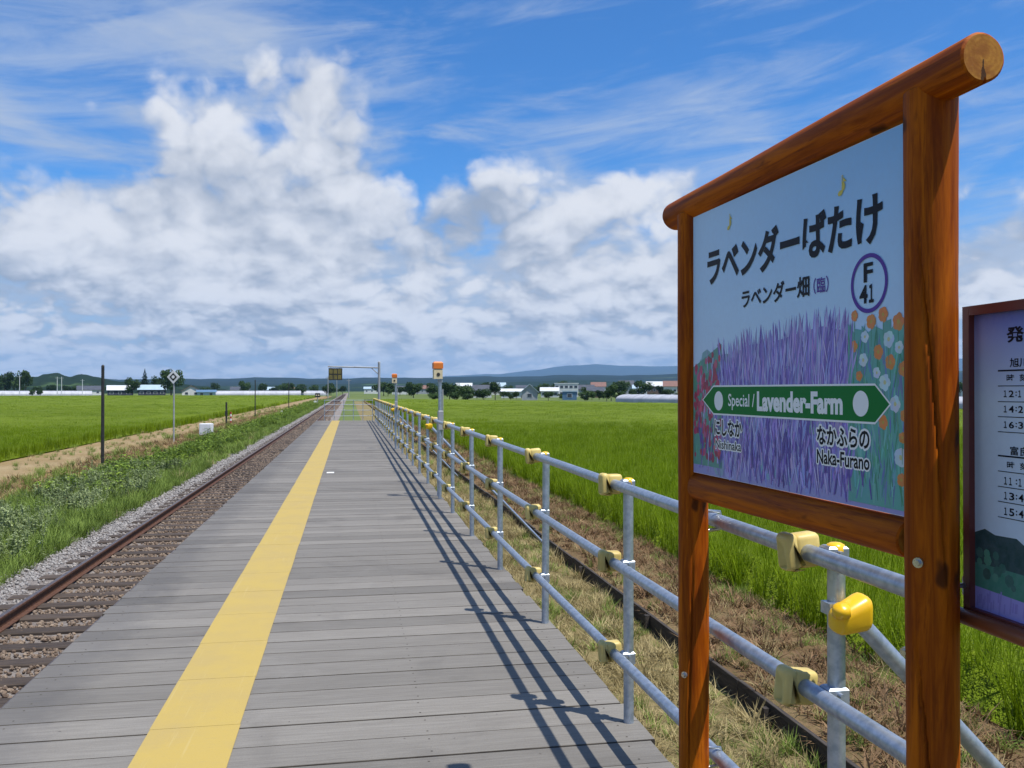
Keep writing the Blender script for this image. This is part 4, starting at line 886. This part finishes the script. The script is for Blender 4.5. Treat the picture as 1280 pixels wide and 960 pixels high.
# ------------------------------------------------------------------ trackside furniture
def pole(u, d, h, r, label, m=M_BLACK):
    t = thing('marker_pole', label, 'pole', at(u, d), 0, 'dark poles along the track')
    q = MB(); q.tube([(0, 0, -.2), (0, 0, h)], r, 8, radii=[r * 1.1, r]); q.build('shaft', m, t)
    q = MB(); q.lathe([(0, .05), (r * .7, .03), (r, 0)], (0, 0, h), 8); q.build('cap', m, t)
pole(128.5, 31.9, 3.68, .055, 'tall black pole at the edge of the dirt path'); pole(319, 88, 3.8, .045, 'thin dark pole between the white box and the far bend'); pole(361, 124, 3.9, .05, 'thin dark pole near the far end of the weeds')
t = thing('diamond_sign', 'white diamond sign with black ring on a grey post in the weeds', 'sign', at(217, 46), -R(20))
q = MB(); q.tube([(0, .03, -.2), (0, .03, 3.75)], .04, 10); q.build('post', M_GREY, t)
def diamond(s_, y, m_, nm, y1, par):
    q = MB(); q.add([(0, y, 3.5 - s_), (s_, y, 3.5), (0, y, 3.5 + s_), (-s_, y, 3.5), (0, y1, 3.5 - s_), (s_, y1, 3.5), (0, y1, 3.5 + s_), (-s_, y1, 3.5)], [(0, 1, 2, 3), (7, 6, 5, 4), (0, 4, 5, 1), (1, 5, 6, 2), (2, 6, 7, 3), (3, 7, 4, 0)]); return q.build(nm, m_, par)
pl = diamond(.36, -.035, M_WHITE, 'plate', -.015, t); diamond(.21, -.042, M_BLACK, 'black_diamond', -.0355, pl); q = MB(); q.tube([(0, -.050, 3.5), (0, -.0425, 3.5)], .085, 16); q.build('white_dot', M_WHITE, pl)
t = thing('equipment_box', 'white trackside equipment box standing among the weeds', 'box', at(258, 52), -R(14))
q = MB(); q.box((-.34, -.22, .16), (.34, .22, .86), 0, .03); q.build('body', M_WHITE, t); q = MB(); q.box((-.31, -.235, .19), (.31, -.2205, .81), 0, .0); dr = q.build('door', M_WHITE, t); q = MB(); q.box((.2, -.26, .45), (.24, -.2355, .58)); q.build('handle', M_GREY, dr)
for x in (-.28, .28):
    q = MB(); q.box((x - .03, -.18, -.1), (x + .03, .18, .159)); q.build('leg', M_GREY, t)
t = thing('relay_posts', 'black post with a red and white striped marker beside it', 'marker', at(285, 71), 0)
q = MB(); q.tube([(-.12, 0, -.1), (-.12, 0, 1.85)], .07, 8); q.build('post', M_BLACK, t); q = MB(); q.box((-.22, -.1, .75), (-.02, -.072, 1.15)); q.build('box', M_BLACK, t)
for i in range(6):
    q = MB(); q.tube([(.22, 0, .18 * i), (.22, 0, .18 * i + .178)], .06, 8); q.build('stripe', M_RED if i % 2 else M_WHITE, t)
t = thing('ground_signal', 'low dark signal with a pale disc beside the far track', 'signal', at(397, 165), 0)
q = MB(); q.tube([(0, 0, -.1), (0, 0, 1.5)], .07, 8); q.build('post', M_GREY, t); q = MB(); q.box((-.45, -.15, 1.5), (.45, .15, 2.3), 0, .05); q.build('head', M_BLACK, t)
for x in (-.2, .2):
    q = MB(); q.tube([(x, -.2, 1.9), (x, -.151, 1.9)], .13, 12); q.build('lens', M_LAMPCREAM, t)
q = MB(); q.tube([(-.45, -.1, .55), (-.45, -.05, .55)], .34, 14); q.build('disc', M_WHITE, t)
# low white marker stone by the weeds
t = MB(); t.box((-.09, -.09, -.1), (.09, .09, .55), 0, .03); o = t.build('marker_stone', M_WHITE, None, at(352, 98)); tag(o, 'small white marker stone between the weeds and the ballast', 'marker')

# ------------------------------------------------------------------ houses, sheds, greenhouses
M_WALLW = simple('white_siding', (0.62, 0.63, 0.62), (0.52, 0.53, 0.53), 0.8, 0.7, 0.3); M_WALLG = simple('grey_siding', (0.34, 0.36, 0.38), (0.28, 0.29, 0.31), 0.8, 0.7, 0.3)
M_WALLB = simple('blue_siding', (0.10, 0.19, 0.30), (0.08, 0.15, 0.25), 0.8, 0.6, 0.3); M_WALLBR = simple('brown_siding', (0.17, 0.11, 0.08), (0.13, 0.085, 0.06), 0.8, 0.7, 0.3); M_WALLD = simple('dark_siding', (0.05, 0.055, 0.08), (0.035, 0.04, 0.055), 0.8, 0.7, 0.3)
M_ROOFB = simple('pale_blue_roof', (0.36, 0.46, 0.55), (0.30, 0.40, 0.48), 0.6, 0.5, 0.4); M_ROOFR = simple('red_roof', (0.20, 0.105, 0.085), (0.16, 0.085, 0.07), 0.6, 0.55, 0.4); M_ROOFD = simple('dark_roof', (0.07, 0.08, 0.10), (0.05, 0.055, 0.07), 0.6, 0.5, 0.4); M_ROOFW = simple('light_roof', (0.58, 0.60, 0.62), (0.48, 0.50, 0.52), 0.6, 0.5, 0.4)
M_GLASS = simple('window_glass', (0.03, 0.04, 0.055), (0.05, 0.06, 0.08), 2.0, 0.12, 0.6)
M_VINYL = simple('greenhouse_film', (0.46, 0.47, 0.50), (0.34, 0.35, 0.39), 0.35, 0.45, 0.4)
def house(u, d, w_, dep, h, rh, wall, roof, label, rz=None, cat='house', name='house', flat_=False, wins=3, storeys=1, gable_front=False, grp=None):
    p = at(u, d); rz = (math.atan2(-p.x, p.y)) if rz is None else rz
    t = thing(name, label, cat, p, rz, grp)
    if gable_front: w2, d2 = dep, w_
    q = MB(); a, b = w_ / 2, dep / 2
    if flat_:
        q.box((-a, -b, -.2), (a, b, h)); q.build('wall', wall, t); q = MB(); q.box((-a - .2, -b - .2, h + .003), (a + .2, b + .2, h + .35)); q.build('roof', roof, t)
    else:
        e, th = .45, .16
        if gable_front:
            q.add([(-a, -b, -.2), (a, -b, -.2), (a, -b, h), (0, -b, h + rh), (-a, -b, h), (-a, b, -.2), (a, b, -.2), (a, b, h), (0, b, h + rh), (-a, b, h)], [(0, 1, 2, 3, 4), (9, 8, 7, 6, 5), (1, 6, 7, 2), (0, 4, 9, 5), (2, 7, 8, 3), (3, 8, 9, 4)]); q.build('wall', wall, t)
            q = MB(); sl = rh / a
            for s_ in (-1, 1):
                A_ = [(0, -b - e, h + rh + .02), (s_ * (a + e), -b - e, h - sl * e + .02), (s_ * (a + e), b + e, h - sl * e + .02), (0, b + e, h + rh + .02)]; Bv = [(x, y, z + th) for x, y, z in A_]
                q.add(A_ + Bv, [(0, 1, 2, 3), (7, 6, 5, 4), (0, 4, 5, 1), (1, 5, 6, 2), (2, 6, 7, 3)])
        else:
            q.add([(-a, -b, -.2), (-a, b, -.2), (-a, b, h), (-a, 0, h + rh), (-a, -b, h), (a, -b, -.2), (a, b, -.2), (a, b, h), (a, 0, h + rh), (a, -b, h)], [(4, 3, 2, 1, 0), (5, 6, 7, 8, 9), (0, 5, 9, 4), (1, 2, 7, 6), (4, 9, 8, 3), (2, 3, 8, 7)]); q.build('wall', wall, t)
            q = MB(); sl = rh / b
            for s_ in (-1, 1):
                A_ = [(-a - e, 0, h + rh + .02), (-a - e, s_ * (b + e), h - sl * e + .02), (a + e, s_ * (b + e), h - sl * e + .02), (a + e, 0, h + rh + .02)]; Bv = [(x, y, z + th) for x, y, z in A_]
                q.add(A_ + Bv, [(0, 1, 2, 3), (7, 6, 5, 4), (0, 4, 5, 1), (1, 5, 6, 2), (2, 6, 7, 3)])
        q.build('roof', roof, t)
    for s_ in range(storeys):
        zc_ = h * (s_ + .55) / storeys
        for i in range(wins):
            x = -a + w_ * (i + .5) / wins; q = MB(); q.box((x - .75, -b - .06, zc_ - .6), (x + .75, -b - .003, zc_ + .6)); f_ = q.build('window', M_WHITE, t)
            q = MB(); q.box((x - .66, -b - .08, zc_ - .52), (x + .66, -b - .061, zc_ + .52)); q.build('pane', M_GLASS, f_)
    return t
def greenhouse(p, rz, w_, L, h, label, grp):
    t = thing('greenhouse', label, 'greenhouse', p, rz, grp); n = 14; q = MB(); vs = []
    pr = [(-w_ / 2, -.1)] + [(-w_ / 2 * math.cos(math.pi * i / n), .9 + (h - .9) * math.sin(math.pi * i / n)) for i in range(n + 1)] + [(w_ / 2, -.1)]
    k_ = len(pr); vs = [(x, y, z) for y in (-L / 2, L / 2) for x, z in pr]
    q.add(vs, [(i, i + 1, k_ + i + 1, k_ + i) for i in range(k_ - 1)], 0, True); q.add(vs[:k_], [tuple(range(k_ - 1, -1, -1))]); q.add(vs[k_:], [tuple(range(k_))]); q.build('cover', M_VINYL, t)
    for j in range(int(L / 3) + 1):
        q = MB(); y = -L / 2 + 3 * j; q.tube([(x * 1.01, y, z * 1.005 + .01) for x, z in pr], .03, 4, caps=False); q.build('hoop', M_GREY, t)
    q = MB(); q.box((-.9, -L / 2 - .06, 0), (.9, -L / 2 - .004, 1.9)); q.build('door', M_WALLG, t)
# right of the track
house(603, 345, 7, 6, 2.9, 1.9, M_WALLW, M_ROOFD, 'low white house with dark roof between two dark clumps of trees', wins=3)
house(640, 330, 8, 5, 2.4, .9, M_WALLW, M_ROOFW, 'long low white shed left of the pale blue gabled barn', None, 'shed', 'shed', wins=2)
house(662, 262, 4.6, 7, 2.5, 2.0, M_WALLG, M_ROOFB, 'grey barn with a pale blue gabled roof', None, 'barn', 'barn', gable_front=True, wins=1)
house(687, 360, 7, 6, 2.6, 1.3, M_WALLW, M_ROOFW, 'low white shed beside the big white two storey building', None, 'shed', 'shed', wins=3)
house(708, 380, 10, 9, 5.6, 0, M_WALLW, M_ROOFW, 'big white flat roofed two storey building behind the blue block', None, 'building', 'building', flat_=True, wins=5, storeys=2)
house(712, 262, 4.2, 5, 2.4, 0, M_WALLB, M_ROOFB, 'small blue flat roofed block in front of the white building', None, 'building', 'building', flat_=True, wins=1)
house(733, 430, 7, 7, 3.4, 2.0, M_WALLG, M_ROOFD, 'grey house with dark roof left of the brown house', wins=2)
house(744, 345, 6, 6, 2.6, 1.4, M_WALLBR, M_ROOFD, 'brown house next to the round green tree', wins=2)
for u, d, w_, wl, rf, lb in ((580, 520, 12, M_WALLG, M_ROOFW, 'grey house with a light roof above the dark tree clump'), (622, 560, 13, M_WALLW, M_ROOFB, 'white house with blue roof far behind the low shed'), (655, 600, 14, M_WALLG, M_ROOFD, 'grey house with dark roof far behind the barn'),
                            (690, 640, 16, M_WALLW, M_ROOFW, 'white farmhouse with a light roof on the rise'), (748, 560, 12, M_WALLW, M_ROOFR, 'white house with reddish roof far behind the round tree'), (783, 470, 10, M_WALLG, M_ROOFD, 'grey house just right of the round tree'),
                            (800, 430, 9, M_WALLW, M_ROOFB, 'white house with blue roof above the greenhouses'), (818, 520, 12, M_WALLBR, M_ROOFW, 'brown house with a light roof above the greenhouses'), (838, 450, 9, M_WALLW, M_ROOFR, 'white house with reddish roof beside the log post'),
                            (1207, 420, 12, M_WALLW, M_ROOFD, 'white house with dark roof seen between the two signs'), (500, 620, 14, M_WALLW, M_ROOFD, 'white house with dark roof behind the railing end'), (465, 760, 18, M_WALLW, M_ROOFB, 'white building with blue roof straight beyond the platform end'), (528, 700, 14, M_WALLG, M_ROOFR, 'grey house with reddish roof right of the lamp poles')):
    house(u, d, w_ * .75, 7, 3.0 + (u % 7) * .4, 1.6 + (u % 5) * .3, wl, rf, lb, wins=3, grp='houses of the far village')
bd = (Vector((106, 0)) - Vector((57, 150))).normalized()
for i in range(-1, 7):
    c = Vector((57, 150)) + bd * (4 + 24 * i) + Vector((11.5, 3)); greenhouse((c.x, c.y, 0), math.atan2(-bd.x, bd.y), 6.0, 22.5, 1.95, 'long white plastic greenhouse in the row along the field edge', 'greenhouses right of the field')
# left of the track
house(150, 410, 10.5, 8, 3.0, 2.0, M_WALLD, M_ROOFW, 'dark walled shed with a light roof by the tall black pole', None, 'shed', 'shed', wins=3)
house(190, 405, 11.5, 8, 3.2, 2.0, M_WALLD, M_ROOFB, 'long dark shed with a pale blue roof left of the big dark tree', None, 'shed', 'shed', wins=4)
house(239, 410, 8, 8, 2.6, 2.3, M_WALLW, M_ROOFR, 'white house with reddish roof right of the big dark tree', gable_front=True, wins=2)
house(258, 405, 8, 7, 2.0, .9, M_ROOFB, M_WALLB, 'pale blue lean shed beside the reddish roofed house', None, 'shed', 'shed', wins=2)
for i, (u, d, L) in enumerate(((8, 420, 40), (45, 425, 28), (78, 430, 26), (283, 440, 22), (318, 450, 22), (352, 470, 20), (385, 500, 22))):
    p = at(u, d); greenhouse((p.x, p.y, 0), math.atan2(-p.x, p.y) + math.pi / 2, 7, L, 2.6, ('white greenhouse side on at the far edge of the left field' if i < 3 else 'white greenhouse in the line beyond the dirt path'), ('greenhouses beyond the left field' if i < 3 else 'greenhouses beyond the path'))
for u, d, wl, rf, lb in ((300, 640, M_WALLW, M_ROOFD, 'white house with dark roof behind the path greenhouses'), (340, 700, M_WALLG, M_ROOFB, 'grey house with blue roof behind the path greenhouses'), (372, 760, M_WALLW, M_ROOFR, 'white house with reddish roof near the far track'), (112, 520, M_WALLW, M_ROOFD, 'white house with dark roof left of the black pole')):
    house(u, d, 13, 8, 3.2, 2.2, wl, rf, lb, wins=3, grp='houses of the far village')

# ------------------------------------------------------------------ trees
def crown_mesh(seed, kind):
    r_ = random.Random(seed); q = MB()
    if kind == 'cone':
        for i in range(900):
            t = r_.random() ** 0.75; rad = .26 * (1 - t) * r_.uniform(.55, 1.1) * (1 + .25 * math.sin(t * 42)) + .01; a = r_.uniform(0, 6.28); c = Vector((rad * math.cos(a), rad * math.sin(a), .12 + .88 * t)); s_ = .055 * (1.15 - t)
            d = Vector((math.cos(a), math.sin(a), -.5)) * s_; e = Vector((-math.sin(a), math.cos(a), r_.uniform(-.3, .3))) * s_ * .6; q.add([c - d - e, c + d, c - d + e], [(0, 1, 2)])
    else:
        blobs = [(Vector((r_.uniform(-.26, .26), r_.uniform(-.26, .26), r_.uniform(.34, .80))), r_.uniform(.13, .24)) for _ in range(11)] + [(Vector((0, 0, .55)), .30)]
        for i in range(1500):
            c0, br = r_.choice(blobs); v = Vector((r_.gauss(0, 1), r_.gauss(0, 1), r_.gauss(0, 1))).normalized(); c = c0 + v * br * (r_.random() ** .33)
            n_ = (v + Vector((r_.gauss(0, .6), r_.gauss(0, .6), r_.gauss(0, .6)))).normalized(); a_ = n_.orthogonal().normalized(); b_ = n_.cross(a_); s_ = r_.uniform(.018, .038)
            q.add([c - a_ * s_ - b_ * s_ * .7, c + a_ * s_ - b_ * s_ * .6, c + a_ * s_ * .8 + b_ * s_, c - a_ * s_ * .7 + b_ * s_ * .8], [(0, 1, 2, 3)])
    return q.mesh('crown', M_CONIFER if kind == 'cone' else M_TREE)
def trunk_mesh(seed):
    r_ = random.Random(seed); q = MB(); q.tube([(0, 0, -.02), (.005, 0, .25), (0, .01, .6)], .02, 7, radii=[.03, .022, .010])
    for i in range(5):
        a = r_.uniform(0, 6.28); z = r_.uniform(.2, .45); q.tube([(0, 0, z), (.18 * math.cos(a), .18 * math.sin(a), z + .2)], .01, 5, radii=[.011, .004])
    return q.mesh('trunk', M_BARK)
CR = [crown_mesh(i, 'round') for i in range(5)]; CC = [crown_mesh(i + 20, 'cone') for i in range(2)]; TR = [trunk_mesh(i) for i in range(3)]
def tree(u, d, h, w_, label, kind='round', grp=None, i=[0]):
    i[0] += 1; p = at(u, d, -.1); t = thing('conifer_tree' if kind == 'cone' else 'tree', label, 'tree', p, i[0] * 1.7, grp)
    k_ = w_ / (.62 if kind == 'cone' else .95)
    obj('trunk', TR[i[0] % 3], t, scale=(min(k_, h), min(k_, h), h)); obj('crown', (CC if kind == 'cone' else CR)[i[0] % (2 if kind == 'cone' else 5)], t, scale=(k_, k_, h))
tree(214, 395, 13.4, 12.0, 'big dense dark tree behind the diamond sign'); tree(181, 430, 13.5, 7.5, 'pointed conifer rising behind the long blue roofed shed', 'cone'); tree(166, 400, 9.2, 7.5, 'round dark tree between the two dark sheds'); tree(198, 440, 10.6, 9, 'tree between the conifer and the big dark tree')
tree(32, 470, 14.5, 9.5, 'tall dark tree standing above the left greenhouses'); tree(6, 480, 14, 11, 'dark tree at the end of the left greenhouses'); tree(18, 500, 11, 11, 'lower dark tree between the two tall ones')
for u, h, w_ in ((-14, 10, 8), (47, 6, 7), (64, 7, 9), (84, 6.5, 8), (97, 7, 8), (112, 6.8, 9), (126, 6.2, 8), (138, 6, 7)): tree(u, 560, h, w_, 'dark tree in the belt behind the left greenhouses', grp='tree belt behind the left greenhouses')
tree(40, 400, 3.6, 3.2, 'small dark shrub in front of the left greenhouses', grp='shrubs by the left greenhouses'); tree(50, 398, 3.8, 4, 'small dark shrub in front of the left greenhouses', grp='shrubs by the left greenhouses')
for u, d, h in ((306, 520, 9), (268, 640, 9), (330, 660, 8), (347, 620, 7), (392, 640, 8), (412, 560, 8), (408, 420, 5.5), (428, 520, 6)): tree(u, d, h, h * .9, 'dark tree among the far greenhouses beside the track', grp='trees near the far track')
tree(562, 255, 5.6, 6.0, 'dark tree right of the orange capped lamp', grp='dark clump by the lamp'); tree(571, 262, 5.6, 5.4, 'dark tree right of the orange capped lamp', grp='dark clump by the lamp'); tree(584, 270, 4.9, 6.2, 'dark bushy tree beside the low white house'); tree(553, 275, 3.8, 4, 'dark tree right of the orange capped lamp', grp='dark clump by the lamp')
tree(619, 258, 5.8, 4.8, 'dark tree between the white house and the long low shed'); tree(764, 235, 5.0, 4.0, 'round dark green tree by the end of the greenhouses'); tree(740, 258, 2.8, 3.2, 'brownish bush below the brown house'); tree(749, 268, 3.2, 3, 'small bush between the brown house and the round tree')
for u, d, h in ((485, 420, 4.5), (500, 450, 5), (515, 430, 4.6), (538, 480, 5.4), (672, 480, 6), (730, 470, 6.5), (790, 520, 7), (826, 480, 6), (845, 530, 7), (600, 500, 6), (635, 520, 6.5), (1200, 380, 7), (1225, 400, 8)): tree(u, d, h, h * 1.1, 'dark tree among the houses of the far village', grp='trees of the far village')
vr = random.Random(5)
for i in range(26):
    u = vr.uniform(540, 850); d = vr.uniform(225, 285); h = vr.uniform(1.8, 3.6); tree(u, d, h, h * vr.uniform(.9, 1.9), 'low dark bush along the edge of the right rice field', grp='bushes along the right field edge')
for i in range(34):
    u = vr.choice([vr.uniform(455, 545), vr.uniform(590, 850), vr.uniform(660, 850)]); d = vr.uniform(330, 640); h = vr.uniform(4.5, 8.5) * (d / 480) ** .5; tree(u, d, h, h * vr.uniform(.8, 1.5), 'dark tree among the houses of the far village', grp='trees of the far village')
for i in range(22):
    u = vr.uniform(232, 430); d = vr.uniform(480, 760); h = vr.uniform(4.5, 9); tree(u, d, h, h * vr.uniform(.8, 1.5), 'dark tree among the far greenhouses beside the track', grp='trees near the far track')
# utility poles
for u, d, h, lb in ((24.5, 400, 9.5, 'pale utility pole in front of the tall dark tree'), (71.5, 405, 9, 'pale utility pole of the pair by the left greenhouses'), (77, 405, 9, 'pale utility pole of the pair by the left greenhouses'), (103, 415, 8, 'pale utility pole left of the black pole'), (410, 300, 7.5, 'utility pole beside the far track'), (421, 380, 8, 'utility pole straight beyond the hanging board'), (436, 330, 7, 'utility pole between far track and railing')):
    t = thing('utility_pole', lb, 'utility pole', at(u, d), 0, 'utility poles'); q = MB(); q.tube([(0, 0, -.2), (0, 0, h)], .15, 8, radii=[.17, .12]); q.build('shaft', M_ROOFW if u < 200 else M_GREY, t)
    q = MB(); q.box((-.9, -.06, h - .6), (.9, -.0, h - .45)); q.build('crossarm', M_GREY, t)

# ------------------------------------------------------------------ air
HAZE = 5.4e-5
def _haze():
    m = bpy.data.materials.new('haze_air'); m.use_nodes = True; t = m.node_tree; t.nodes.clear(); o = t.nodes.new('ShaderNodeOutputMaterial')
    v = t.nodes.new('ShaderNodeVolumePrincipled'); v.inputs['Color'].default_value = (0.34, 0.62, 1.0, 1); v.inputs['Density'].default_value = HAZE; v.inputs['Anisotropy'].default_value = 0.0
    t.links.new(v.outputs[0], o.inputs['Volume']); return m
mb = MB(); mb.box((-17500, -17500, -8), (17500, 17500, 640)); tag(mb.build('haze', _haze()), kind='stuff')
